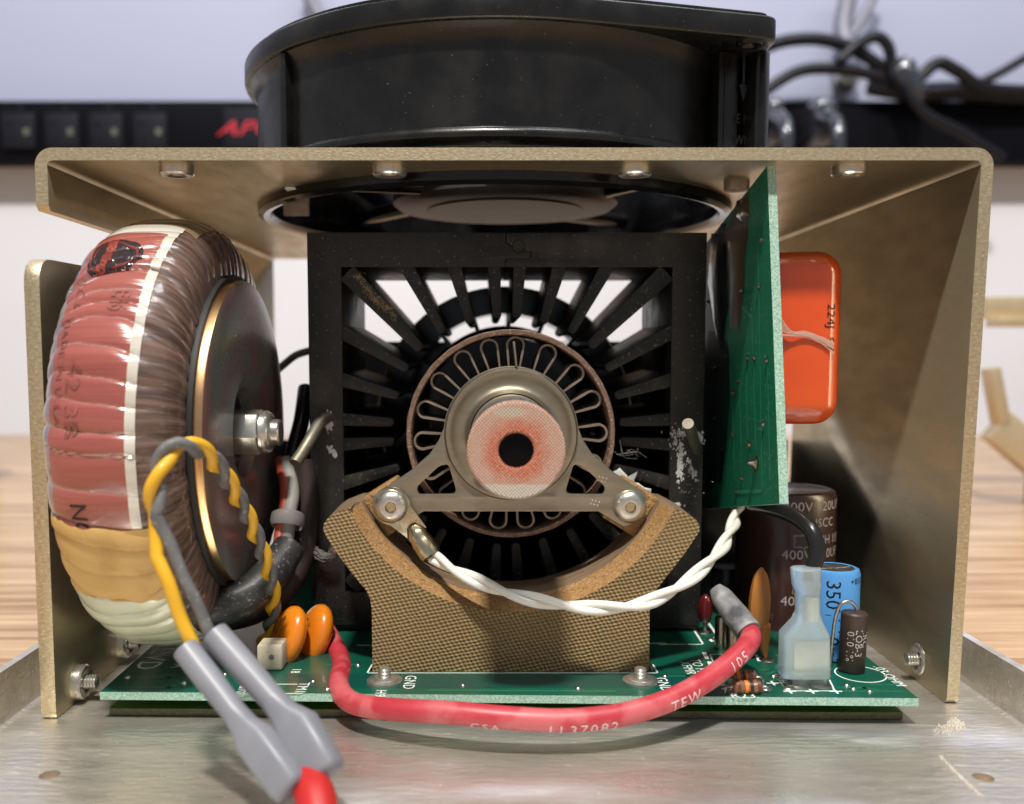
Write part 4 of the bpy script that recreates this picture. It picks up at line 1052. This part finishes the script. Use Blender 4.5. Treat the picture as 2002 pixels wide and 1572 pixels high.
# washer, pad, nut
wc = dc
def axlathe(name, prof, m, n=64, par=trf, fm=None): return lathe(name, prof, wc, ta, m, par, n, fm=fm)
axlathe('rubber_pad', [(9.5, -.3), (29.4, -.3), (29.6, -.8), (29.4, -1.6), (27, -2.2)], RUBBER, 72)
ws = axlathe('retaining_washer', [(8.0, -2.5), (8.6, .2), (11.5, 1.25), (25, 1.35), (27.6, 1.3), (28.4, 1.1), (28.5, .9), (28.5, -.3), (28, -.35)], [WASH, WASHE], 96, fm=[0, 0, 0, 0, 0, 1, 1, 1])
axlathe('washer_bore', [(0, -2.3), (8.1, -2.3)], HOLE, 24)
hx = []
for h, r in ((-2.2, 4.6), (3.2, 4.6), (3.7, 4.2)): hx += [(r * math.cos(R(60 * k + 8)), r * math.sin(R(60 * k + 8)), h) for k in range(6)]
V, Fc = xf((hx, [(k, (k + 1) % 6, 6 + (k + 1) % 6, 6 + k) for k in range(6)] + [(6 + k, 6 + (k + 1) % 6, 12 + (k + 1) % 6, 12 + k) for k in range(6)] + [tuple(12 + k for k in range(6))]), frame(wc, ta))
nut = mk('lock_nut', V, Fc, STEEL, trf, bevel=.25, ang=50)
lathe('nut_collar', [(4.15, 3.7), (4.1, 4.6), (3.6, 5.4), (2.9, 5.7), (2.5, 5.6)], wc, ta, STEEL, nut, 40)
lathe('bolt_end', [(0, 7.2), (2.2, 7.2), (2.5, 6.9), (2.5, 5)], wc, ta, STEEL, nut, 32)

# ------------------------------------------------------------------ wires round the transformer
def pipe(name, lbl, cat, pts, r, m, n=12, sub=6, grp=None, raw=False):
    o = tube(name, pts if raw else path(pts), r, m, n=n, sub=sub); return tag(o, lbl, cat, grp)
pipe('cable_sleeve', 'thick dusty black sleeve curving out from under the transformer', 'sleeve',
     [(300, 1205, 224), (370, 1192, 222), (430, 1185, 222), (490, 1160, 226), (535, 1115, 232), (566, 1070, 238)], [3.2, 3.3, 3.6, 3.6, 3.4, 3.1], BLKS, n=18)
pipe('cable_sleeve', 'brownish black sleeve sagging behind the dusty sleeve', 'sleeve',
     [(420, 1215, 236), (500, 1195, 240), (560, 1150, 244), (590, 1090, 247), (600, 1000, 249), (598, 900, 252)], 2.4, mat('brown black sleeve', (.030, .020, .018), None, .5), n=14)
pipe('wire', 'white wire entering the open end of the dusty sleeve', 'wire', [(558, 1080, 240), (563, 1040, 241), (566, 1005, 242), (572, 960, 246), (560, 900, 254)], 1.35, mat('dusty white wire', (.24, .225, .21), None, .6))
pipe('wire', 'orange wire beside the white wire at the dusty sleeve', 'wire', [(545, 1075, 238), (548, 1040, 241), (556, 1000, 243), (558, 950, 247), (548, 900, 256)], 1.2, mat('orange wire', (.30, .05, .025), None, .5))
o = lathe('collar', [(3.0, -.9), (3.4, 0), (3.3, 1.6), (2.8, 2.0), (2.4, 1.5)], at(562, 1022, 242), (at(572, 960, 247) - at(558, 1060, 241)), mat('clear grey sleeve', (.22, .21, .21), None, .35, alpha=.8), n=28); tag(o, 'short clear grey ring round the white and orange wires', 'sleeve')
pipe('wire', 'dark wire hooking over behind the short grey ring', 'wire', [(582, 1000, 252), (584, 975, 252), (572, 955, 252), (552, 945, 252)], .9, BLKW)
pipe('rod', 'dull brass coloured rod rising behind the bent pin', 'rod', [(566, 955, 262), (572, 925, 262), (580, 890, 263)], 1.6, mat('brass', (.30, .20, .05), None, .35, metal=.8))
pipe('wire', 'black cable climbing between washer and heat sink', 'cable', [(566, 940, 270), (575, 880, 272), (590, 820, 276), (598, 760, 284)], 1.8, BLKW)
pipe('wire', 'thin grey wire crossing the gap beside the heat sink', 'wire', [(535, 730, 300), (556, 712, 300), (580, 694, 300), (612, 684, 300)], .9, GRY)
pipe('wire', 'deep red wire end behind the orange disc capacitors', 'wire', [(520, 1215, 246), (545, 1200, 247), (575, 1195, 250)], 1.9, REDD)
# yellow and grey twisted pair
TP = [(352, 1185, 172), (338, 1130, 172), (318, 1060, 172), (304, 1005, 172), (305, 950, 172), (316, 905, 173), (345, 872, 175), (385, 876, 179), (422, 905, 187), (455, 955, 196), (484, 1010, 205), (508, 1065, 213), (526, 1120, 220), (535, 1175, 228), (527, 1225, 235), (512, 1262, 240)]
Pp = path(TP)
def pairwire(phase, head):
    tw = twist(Pp[3:], .74, 11.0, phase, 16)
    return crom(head, 8)[:-1] + tw
yh = path([(378, 1262, 170), (352, 1205, 170), (330, 1140, 170), (303, 1080, 171)])
gh = path([(412, 1245, 171), (385, 1180, 171), (355, 1120, 171), (333, 1060, 171.5)])
def tap(P, a, b): return [a + (b - a) * min(1, 1.6 * i / len(P)) for i in range(len(P))]
Py, Pg = pairwire(R(200), yh), pairwire(R(20), gh)
o = tube_raw('wire', Py, tap(Py, .98, .78), YEL, n=12); tag(o, 'yellow wire twisted with a grey one, looping over the transformer', 'wire')
ydisc = o
o = tube_raw('wire', Pg, tap(Pg, .9, .75), GRY, n=12); tag(o, 'dusty grey wire twisted with a yellow one, looping over the transformer', 'wire')
# insulated terminals at the front
def terminal(lbl, p0, p1, p2, w_narrow, w_wide, th, red=False):
    t = thing('insulated_terminal', lbl, 'terminal', (p2.x, p2.y, p2.z - 3))
    d1 = (p1 - p0); d2 = (p2 - p1)
    side = Vector((0, 1, 0)).cross(d1).normalized()
    P, Wd, Th = [], [], []
    L1, L2 = d1.length, d2.length
    seq = [(p0, w_narrow, w_narrow), (p0.lerp(p1, .35), w_narrow, w_narrow), (p0.lerp(p1, .72), w_narrow * .88, w_narrow * .9), (p1.lerp(p0, .12), w_narrow * .86, th * .8), (p1.lerp(p2, .06), w_wide, th), (p1.lerp(p2, .5), w_wide, th), (p1.lerp(p2, .9), w_wide * .98, th), (p2, w_wide * .84, th * .8)]
    V, Fc = [], []; n = 24
    T = [(seq[min(i + 1, len(seq) - 1)][0] - seq[max(i - 1, 0)][0]).normalized() for i in range(len(seq))]
    for i, (p, ww, tt) in enumerate(seq):
        s = Vector((0, 1, 0)).cross(T[i]).normalized(); u = T[i].cross(s)
        e = 1 if i < 3 else .42
        for k in range(n):
            a = 2 * math.pi * k / n
            V.append(p + s * sgnp(math.cos(a), e) * ww / 2 + u * sgnp(math.sin(a), e) * tt / 2)
    for i in range(len(seq) - 1):
        for k in range(n): Fc.append((i * n + k, i * n + (k + 1) % n, (i + 1) * n + (k + 1) % n, (i + 1) * n + k))
    Fc.append(tuple((len(seq) - 1) * n + k for k in range(n)))
    # hollow mouth
    m0 = len(V)
    for q_, sc_ in ((p0, .80), (p0 + T[0] * 5, .62)):
        s = Vector((0, 1, 0)).cross(T[0]).normalized(); u = T[0].cross(s)
        for k in range(n):
            a = 2 * math.pi * k / n; V.append(q_ + (s * math.cos(a) + u * math.sin(a)) * w_narrow / 2 * sc_)
    for k in range(n):
        Fc.append((k, m0 + k, m0 + (k + 1) % n, (k + 1) % n)); Fc.append((m0 + k, m0 + n + k, m0 + n + (k + 1) % n, m0 + (k + 1) % n))
    o = mk('insulating_sleeve', V, Fc, GRYS, t, ang=70)
    return t
terminal('grey insulated terminal holding the end of the yellow wire', at(363, 1269, 169), at(494, 1440, 160), at(572, 1546, 154), 3.7, 4.8, 3.9)
terminal('grey insulated terminal holding the end of the grey wire', at(420, 1240, 172), at(576, 1416, 163), at(636, 1520, 157), 4.0, 5.9, 4.2)
REDT = mat('red terminal sleeve', (.48, .02, .018), (.40, .015, .015), .45, 0, 100)
pipe('wire', 'bright red sleeve leaving the grey insulated terminals', 'sleeve', [(600, 1520, 158), (614, 1552, 154), (622, 1590, 151), (626, 1650, 147)], [2.3, 2.6, 2.6, 2.5], REDT, n=16)

# ------------------------------------------------------------------ thick red wire with print
RP = path([(632, 1222, 243), (655, 1262, 236), (668, 1300, 225), (662, 1342, 209), (690, 1374, 200), (760, 1386, 194), (880, 1393, 189), (1000, 1404, 187), (1110, 1408, 187), (1220, 1396, 189), (1320, 1364, 194), (1400, 1317, 201), (1452, 1272, 207), (1468, 1246, 211.5), (1458, 1229, 214.5), (1440, 1205, 217.5)])
RR = 1.78
rw = tube('wire', RP, RR, REDW, n=32, sub=10); tag(rw, 'thick red wire with pale lettering bowing out over the board edge', 'wire')
RC = crom(RP, 12)
def along(text_s, px_mid, size, ang0):
    # find the arc position whose picture column is px_mid on the front run
    best = min(range(len(RC)), key=lambda i: abs(CX + F * RC[i].x / (RC[i].y * CT - (RC[i].z - ZC) * ST) - px_mid) + (0 if RC[i].y < 215 else 500) + (300 if i < 40 else 0))
    S = [0]
    for i in range(1, len(RC)): S.append(S[-1] + (RC[i] - RC[i - 1]).length)
    s0 = S[best]
    def f(u, v):
        s = s0 + u; i = max(1, min(len(RC) - 2, next((k for k in range(len(S)) if S[k] >= s), len(S) - 2)))
        T = (RC[i + 1] - RC[i - 1]).normalized(); t0 = (s - S[i]); p = RC[i] + T * t0
        nrm = Vector((0, -1, 0)); nrm = (nrm - T * nrm.dot(T)).normalized(); b = T.cross(nrm)
        if b.z < 0: b = -b
        a = ang0 + v / RR
        return p + (RR + .06) * (math.cos(a) * nrm + math.sin(a) * b)
    text('wire_print', text_s, size, f, PINKP, rw, space=1.25)
along('CSA', 955, 2.2, R(-48)); along('LL37082', 1140, 2.5, R(-38)); along('TEW', 1325, 2.5, R(-20)); along('105', 1432, 2.5, R(-5))
o = tube('cable_sleeve', path([(1398, 1150, 222), (1412, 1168, 220.5), (1440, 1205, 217.5), (1464, 1236, 213.5)]), [1.2, 2.05, 2.3, 2.35], DUSTS, n=18, wob=.05); tag(o, 'powdery grey sleeve over the end of the thick red wire', 'sleeve')
o = tube('terminal_pin', path([(1396, 1152, 222), (1412, 1172, 220.5)]), 1.0, TIN, n=12, sub=3); tag(o, 'brass terminal tip poking out of the powdery grey sleeve', 'terminal')

# ------------------------------------------------------------------ white twisted pair
WP = path([(846, 1088, 223.5), (900, 1120, 217), (980, 1155, 213), (1060, 1176, 210.5), (1150, 1188, 209.5), (1240, 1184, 210), (1310, 1158, 213), (1370, 1115, 217), (1412, 1070, 224), (1436, 1018, 238), (1447, 965, 258), (1449, 900, 276)])
wt_ = thing('twisted_wire_pair', 'white twisted pair of wires sweeping across the laminate block', 'wire', tuple(at(1150, 1196, 210)))
for ph in (R(70), R(250)): tube_raw('wire_strand', twist(WP, .64, 21, ph, 12), .70, WHT, wt_, n=12)

# ------------------------------------------------------------------ parts on the main board
def disc_cap(name, lbl, c, nrm, rx, rz, th, m, base, txt=None, grp=None, lead=True):
    t = thing(name, lbl, 'capacitor', base, grp)
    V, Fc = latheg([(0, th), (.35, th * .985), (.62, th * .90), (.84, th * .66), (.96, th * .34), (1, 0), (.96, -th * .34), (.84, -th * .66), (.62, -th * .9), (.35, -th * .985), (0, -th)], 40)
    M = frame(c, nrm, (0, 0, 1)); V = [M @ Vector((v[0] * rx, v[1] * rz, v[2])) for v in V]
    # M: x = up x normal (sideways), y = upwards, z = normal
    mk('capacitor_body', V, Fc, m, t, ang=70)
    lo = M @ Vector((0, -rz * .9, 0)); foot = Vector((base[0], base[1], BT))
    if lead: tube('coated_lead', [lo, lo.lerp(foot, .55), foot], [rx * .38, .7, .4], m, t, n=12, sub=4)
    if txt:
        for k, (s, sz, dv) in enumerate(txt):
            text('capacitor_print', s, sz, lambda u, v: M @ Vector((u + 0, v + dv, th * .90 + .12 - .06 * abs(u))), BLACKP, t)
    return t
nr1 = Vector((-.80, -.58, .12))
for (px, py, dd, lbl, by) in ((562, 1247, 230, 'orange disc capacitor leaning beside the cream connector', (534, 1304)), (614, 1242, 236, 'orange disc capacitor standing between its twin and the thick red wire', (603, 1300))):
    c = at(px, py, dd); f0 = atz(*by, BT)
    t = thing('disc_capacitor', lbl, 'capacitor', (f0.x, f0.y, BT))
    dv = (at(px + 20, py - 55, dd + 1) - at(px - 22, py + 58, dd - 1)); zax = Vector((-.80, -.56, .2)); zax = (zax - dv * zax.dot(dv) / dv.length_squared).normalized()
    yax = dv.normalized(); xax = yax.cross(zax)
    M = Matrix((xax, yax, zax)).transposed().to_4x4(); M.translation = c
    th = 2.05
    V, Fc = latheg([(0, th), (.35, th * .985), (.62, th * .93), (.82, th * .74), (.95, th * .42), (1, 0), (.95, -th * .42), (.82, -th * .74), (.62, -th * .93), (.35, -th * .985), (0, -th)], 40)
    mk('capacitor_body', [M @ Vector((v[0] * 4.9, v[1] * 6.2, v[2])) for v in V], Fc, ORG, t, ang=70)
    lo = M @ Vector((0, -5.0, 0)); f0 = Vector((lo.x - .4, lo.y - .2, BT)); tube('coated_lead', [lo, lo.lerp(f0, .55), f0], [1.5, .9, .35], ORG, t, n=12, sub=4)
    fr = M.to_3x3()
    for s, o1 in (('YCC', 1.6), ('500AM', -.1), ('Z5U', -1.8)):
        text('capacitor_print', s, 1.25, lambda u, v: M @ (Vector(((v + o1 * .8) * .9 - .8, u * 1.0 + 1.0, 0)) + Vector((0, 0, th * 1.0 + .06))), BLACKP, t)
a, b = atz(502, 1312, BT), atz(552, 1312, BT); zz = atr(525, 1262, a.y).z
cn = thing('board_connector', 'small cream plastic connector block beside the orange disc capacitors', 'connector', ((a.x + b.x) / 2, a.y + 2, BT))
box('housing', (a.x, a.y, BT), (b.x, a.y + 5, zz), CREAM, cn, bevel=.5)
lathe('pin_hole', [(0, .02), (.5, .02)], ((a.x + b.x) / 2 + .4, a.y, (BT + zz) / 2 + .2), (0, -1, 0), BROWNF, cn, 14)
# tan disc
f0 = atz(1497, 1287, BT); c = atr(1485, 1186, f0.y)
t = thing('disc_capacitor', 'tan disc capacitor standing edge-on behind the powdery grey sleeve', 'capacitor', (f0.x, f0.y, BT))
nrm = Vector((.80, -.6, 0)); M = frame(c, nrm)
V, Fc = latheg([(0, 1.4), (.4, 1.3), (.7, 1.02), (.9, .6), (1, 0), (.9, -.6), (.7, -1.02), (.4, -1.3), (0, -1.4)], 40)
mk('capacitor_body', [M @ Vector((v[0] * 4.3, v[1] * 7.4, v[2])) for v in V], Fc, TAN, t, ang=70)
lo = atr(1489, 1222, f0.y); tube('coated_lead', [lo, lo.lerp(f0, .45), f0 + Vector((0, 0, .2))], [1.7, 1.15, .3], TAN, t, n=12, sub=4)
# electrolytics
def cyltext(s, size, cx, cy, r, z, ang, m, par, vert=False, name='capacitor_print', sx=1, sz=1):
    V, Fc = textg(s, size)
    def f(v):
        u, w_ = (v.x * sx, v.y * sz) if not vert else (v.y * sx, -v.x * sz)
        a = R(ang) + u / r; return Vector((cx + (r + .04) * math.sin(a), cy - (r + .04) * math.cos(a), z + w_))
    mk(name, [f(v) for v in V], Fc, m, par, smooth=False, clean=False)
cy0 = Y(250) + 10; cx0 = at(1545, 1100, 250).x + 2.0; r0 = 10.2
ct = at(1545, 965, 252).z
bc = thing('electrolytic_capacitor', 'tall brown electrolytic capacitor with grey print behind the blue one', 'capacitor', (cx0, cy0, BT))
lathe('can', [(r0, BT), (r0, ct - 1.2), (r0 - .4, ct - .3), (r0 - 1.2, ct), (r0 - 2.0, ct - .3), (0, ct - .35)], (cx0, cy0, 0), (0, 0, 1), BRNC, bc, 64)
zp = lambda py: atr(1560, py, cy0 - r0 * .85).z
for py, l, r_ in ((990, '400V', '120UF'), (1083, '400V', '120UF'), (1173, '400V', '120UF')):
    cyltext(l + ' ' + r_, 2.75, cx0, cy0, r0, zp(py), 20, GREYP, bc, sx=1.05)
for py in (1022,): cyltext('USCC', 2.6, cx0, cy0, r0, zp(py), 28, GREYP, bc)
for py in (1056, 1146, 1235):
    cyltext('KMH 105', 2.6, cx0, cy0, r0, zp(py), 38, GREYP, bc, sx=.95)
    z_ = zp(py)
    def cl(x, z): a = R(3) + x / r0; return Vector((cx0 + (r0 + .05) * math.sin(a), cy0 - (r0 + .05) * math.cos(a), z_ + z))
    lo_ = [(-2.1, -1.3), (-.3, -1.3), (0, -1.7), (.3, -1.3), (2.1, -1.3), (1.9, 0), (2.1, 1.3), (.3, 1.3), (0, 1.7), (-.3, 1.3), (-2.1, 1.3), (-1.9, 0)]
    li_ = [(x * .88, z * .80) for x, z in lo_]
    V, Fc = plateg([lo_, li_], .01); mk('capacitor_mark', [cl(v.x, v.y) for v in V], Fc, GREYP, bc, smooth=False, clean=False)
f0 = atz(1645, 1297, BT); r1 = 4.75; cx1, cy1 = atr(1643, 1297, f0.y).x, f0.y + r1
ct1 = atr(1645, 1108, cy1).z
uc = thing('electrolytic_capacitor', 'bright blue electrolytic capacitor with black vertical print', 'capacitor', (cx1, cy1, BT))
lathe('can', [(r1, BT + .3), (r1, ct1 - .9), (r1 - .25, ct1 - .2), (r1 - .8, ct1), (r1 - 1.1, ct1 - .1)], (cx1, cy1, 0), (0, 0, 1), BLUC, uc, 48)
lathe('can_top', [(r1 - 1.05, ct1 - .2), (0, ct1 - .22)], (cx1, cy1, 0), (0, 0, 1), SOLDER, uc, 32)
for k in (0, 1):
    M = Matrix.Translation((cx1, cy1, ct1 - .2)) @ Matrix.Rotation(R(15 + 90 * k), 4, 'Z'); box('vent_line', (-3.3, -.12, 0), (3.3, .12, .06), STEEL, uc, M=M)
cyltext('350V 10µF', 3.7, cx1, cy1, r1, ct1 - 9.5, -21, BLACKP, uc, vert=True, sx=1, sz=.98)
cyltext('+85C', 1.6, cx1, cy1, r1, ct1 - 1.9, 40, BLACKP, uc); cyltext('|', 2.6, cx1, cy1, r1, ct1 - 8, 62, BLACKP, uc); cyltext('o', 1.8, cx1, cy1, r1, ct1 - 3.5, 66, BLACKP, uc)
# brown upright resistor with lead
f0 = atz(1674, 1320, BT); p1 = atr(1671, 1196, f0.y + 2.4); p0 = Vector((f0.x, f0.y + 2.3, BT + .05)); dvr = p1 - p0
rs = thing('power_resistor', 'upright brown cylindrical resistor with grey print and a bent wire lead', 'resistor', tuple(p0))
lathe('resistor_body', [(0, 0), (2.1, 0), (2.3, .3), (2.3, dvr.length - .3), (2.05, dvr.length), (0, dvr.length)], p0, dvr, BRNR, rs, 36)
tube('lead', [p1 + Vector((.3, 0, -.3)), p1 + Vector((.1, -.1, .9)), p1 + Vector((-1.0, -.2, 1.9)), p1 + Vector((-2.6, -.2, 1.4)), p1 + Vector((-3.5, -.1, -1.2)), p1 + Vector((-3.9, 0, -6)), Vector((p1.x - 4.1, p1.y, BT))], .32, SOLDER, rs, n=8)
for s, an, zz_ in (('010 1%', -34, 5.0), ('LOB-3', 2, 5.6), ('IRC', 34, 6.2)):
    V, Fc = textg(s, 1.75); M = frame(p0, dvr, (0, -1, 0))
    ex = Vector((1, 0, 0)); ux = dvr.normalized()
    def f(v): 
        a = R(an) + v.y / 2.3; return p0 + ux * (zz_ - v.x * 1.05 + 0) + Vector((math.sin(a), -math.cos(a), 0)) * 2.34
    mk('resistor_print', [f(v) for v in V], Fc, GREYP, rs, smooth=False, clean=False)
# nylon insulated tab terminal
f0 = atz(1578, 1340, BT); yt = f0.y
nt2 = thing('tab_terminal', 'milky blue nylon insulated push-on terminal on a tinned board tab', 'terminal', (f0.x, yt, BT))
prof = [(1115, 1556, 1612, 3.9), (1118, 1555, 1613, 4.4), (1150, 1558, 1612, 4.4), (1162, 1563, 1610, 4.0), (1200, 1564, 1609, 4.0), (1218, 1560, 1612, 4.2), (1246, 1536, 1627, 4.8), (1300, 1534, 1628, 4.8), (1326, 1532, 1629, 4.8), (1329, 1534, 1627, 4.4)]
V, Fc = [], []; n = 32
for py, l, r_, dpt in prof:
    A_, B2 = atr(l, py, yt - dpt / 2), atr(r_, py, yt - dpt / 2); cxm = (A_.x + B2.x) / 2; hwd = (B2.x - A_.x) / 2
    for k in range(n):
        a = 2 * math.pi * k / n; e = .75 if py < 1215 else .38
        V.append((cxm + hwd * sgnp(math.cos(a), e), yt + dpt / 2 * sgnp(math.sin(a), e), A_.z))
for i in range(len(prof) - 1):
    for k in range(n): Fc.append((i * n + k, i * n + (k + 1) % n, (i + 1) * n + (k + 1) % n, (i + 1) * n + k))
Fc.append(tuple(range(n))); Fc.append(tuple((len(prof) - 1) * n + k for k in range(n)))
mk('nylon_cover', V, Fc, NYL, nt2, ang=50)
l, r_ = atr(1548, 1320, yt), atr(1615, 1320, yt)
box('tab', (l.x, yt - .4, BT), (r_.x, yt + .4, atr(1548, 1250, yt).z), SOLDER, nt2, bevel=.1)
box('receptacle', (l.x - .1, yt - .9, atr(1548, 1312, yt).z), (r_.x + .1, yt + .9, atr(1548, 1250, yt).z), TIN, nt2, bevel=.3)
lathe('crimp', [(1.3, 0), (1.3, 4.2)], (atr(1585, 1200, yt).x, yt, atr(1585, 1212, yt).z), (0, 0, 1), TIN, nt2, 20)
pipe('wire', 'black wire arching from the upright board into the milky terminal', 'wire', [(1470, 985, 236), (1510, 994, 228), (1550, 1008, 220), (1585, 1035, 214), (1598, 1075, 212), (1590, 1110, 211.5), (1586, 1135, 211.2)], 1.42, BLKW, n=14)
# small parts: R23 pair, standoff pins, dark red capacitor
def resistor(lbl, px0, px1, py, z, bands, r=1.15):
    a = atr(px0, py, atz(px0, py + 12, BT).y); b = Vector((atr(px1, py, a.y).x, a.y, a.z))
    t = thing('small_resistor', lbl, 'resistor', ((a.x + b.x) / 2, a.y, BT), 'resistors lying on the green board')
    L = b.x - a.x
    lathe('resistor_body', [(0, 0), (r * .7, .1), (r * 1.05, .5), (r * 1.08, 1.1), (r * .9, 1.7), (r * .9, L - 1.7), (r * 1.08, L - 1.1), (r * 1.05, L - .5), (r * .7, L - .1), (0, L)], a, (1, 0, 0), RBODY, t, 24)
    for f_, c_ in bands:
        rr_ = r * (1.09 if f_ < .25 or f_ > .75 else .92); lathe('colour_band', [(rr_ - .1, -.28), (rr_ + .02, -.28), (rr_ + .02, .28), (rr_ - .1, .28)], (a.x + L * f_, a.y, a.z), (1, 0, 0), c_, t, 20)
    for e_, s in ((a, -1), (b, 1)): tube('lead', [e_, e_ + Vector((s * .9, 0, -.1)), Vector((e_.x + s * 1.2, e_.y, BT))], .25, SOLDER, t, n=6, sub=3)
BO = mat('orange band', (.75, .20, .02), None, .4); BBK = mat('black band', (.02, .012, .01), None, .4); BBR = mat('brown band', (.10, .03, .015), None, .4); BGD = mat('gold band', (.4, .25, .05), None, .3, metal=1)
resistor('small banded resistor beside the R23 lettering', 1432, 1490, 1343, 0, ((.18, BBR), (.45, BO), (.62, BBK), (.85, BBR)))
resistor('small banded resistor tucked behind the one beside the R23 lettering', 1432, 1478, 1324, 0, ((.2, BO), (.4, BBK), (.6, BO), (.82, BBR)))
for px, pt, pb, dsc in ((1414, 1206, 1272, 'behind its twin'), (1437, 1218, 1290, 'in front of its twin')):
    f0 = atz(px, pb, BT); tpz = atr(px, pt, f0.y + 1.2).z
    o = lathe('terminal_post', [(.85, BT + .5), (.85, tpz), (1.2, tpz + .1), (1.35, tpz - .2), (1.35, BT)], (f0.x, f0.y + 1.35, 0), (0, 0, 1), TIN, n=28); tag(o, 'hollow tinned terminal post under the powdery grey sleeve, %s' % dsc, 'terminal post', 'terminal posts')
f0 = atz(1380, 1238, BT); c = atr(1379, 1192, f0.y)
t = thing('dipped_capacitor', 'small glossy dark red dipped capacitor beside the heat sink corner', 'capacitor', (f0.x, f0.y, BT))
V, Fc = latheg([(0, 1.3), (.5, 1.2), (.85, .8), (1, 0), (.85, -.8), (.5, -1.2), (0, -1.3)], 24); M = frame(c, (.5, -.85, 0))
mk('capacitor_body', [M @ Vector((v[0] * 1.5, v[1] * 3.3, v[2])) for v in V], Fc, DRED, t, ang=80); tube('lead', [c + Vector((0, 0, -3)), f0], .35, SOLDER, t, n=6, sub=2)
f0 = atz(1425, 1205, BT); o = lathe('round_component', [(0, BT + 10), (2.6, BT + 10), (3.0, BT + 9.4), (3.0, BT)], (f0.x, f0.y + 4, 0), (0, 0, 1), BLKW, n=32); tag(o, 'black cylindrical component in the gap behind the white wires', 'component')
# lint
rnd = random.Random(21)
def lint(lbl, pts, spread, n, r):
    t = thing('lint', lbl, 'lint', tuple(at(*pts[0])))
    V, Fc = [], []
    for _ in range(n):
        off = [Vector((rnd.gauss(0, 1), rnd.gauss(0, .6), rnd.gauss(0, 1))) * spread for _ in pts]
        v, f = tubeg(crom([at(*p) + o_ for p, o_ in zip(pts, off)], 4), r, 4); m = len(V); V += v; Fc += [tuple(i + m for i in q) for q in f]
    o = mk('fluff', V, Fc, LINT, t, clean=False); o['kind'] = 'stuff'
lint('grey curl of lint caught between the black sleeve and laminate block', [(604, 1072, 247), (618, 1080, 247), (632, 1088, 247), (645, 1086, 246.5), (652, 1075, 246)], .45, 60, .06)
lint('fine white fluff caught beside the rim of the brown sleeve', [(1208, 880, 247), (1222, 886, 246), (1235, 880, 247), (1242, 890, 246)], .8, 5, .035)
PAPER = mat('torn white film', (.62, .62, .58), None, .6)
pf = thing('torn_film', 'torn scrap of white film behind the bare bracket arm', 'film', tuple(at(1250, 960, 243)))
for k, pp in enumerate(([(1195, 925), (1212, 915), (1230, 940), (1245, 922), (1240, 945), (1222, 952)], [(1236, 940), (1274, 956), (1272, 966), (1240, 958)])):
    q_ = [at(a, b, 244) for a, b in pp]; smear('film_scrap', [(v.x, v.z) for v in q_], lambda x, z, h: Vector((x, Y(244) - h, z)), .3, PAPER, pf, 30 + k)

def spot(cx_, cy_, sx_, sy_): 
    def f():
        p = atz(cx_ + rnd.gauss(0, sx_), cy_ + rnd.gauss(0, sy_), FL); p.z = FL + .05; return p
    return f
crumbs('residue', 260, spot(1868, 1416, 8, 5), .05, .22, RESID, tr)
crumbs('residue', 120, spot(1850, 1428, 12, 6), .04, .14, RESID, tr)
def scratch():
    t = rnd.random(); p = atz(1838 + 74 * t + 6 * t * t + rnd.gauss(0, 1.6), 1478 + 78 * t + rnd.gauss(0, 1.2), FL); p.z = FL + .04; return p
crumbs('residue', 240, scratch, .04, .16, RESID, tr)
crumbs('residue', 60, lambda: (lambda p: Vector((p.x, p.y, FL + .04)))(atz(rnd.uniform(150, 1850), rnd.uniform(1430, 1570), FL)), .03, .10, RESID, tr)
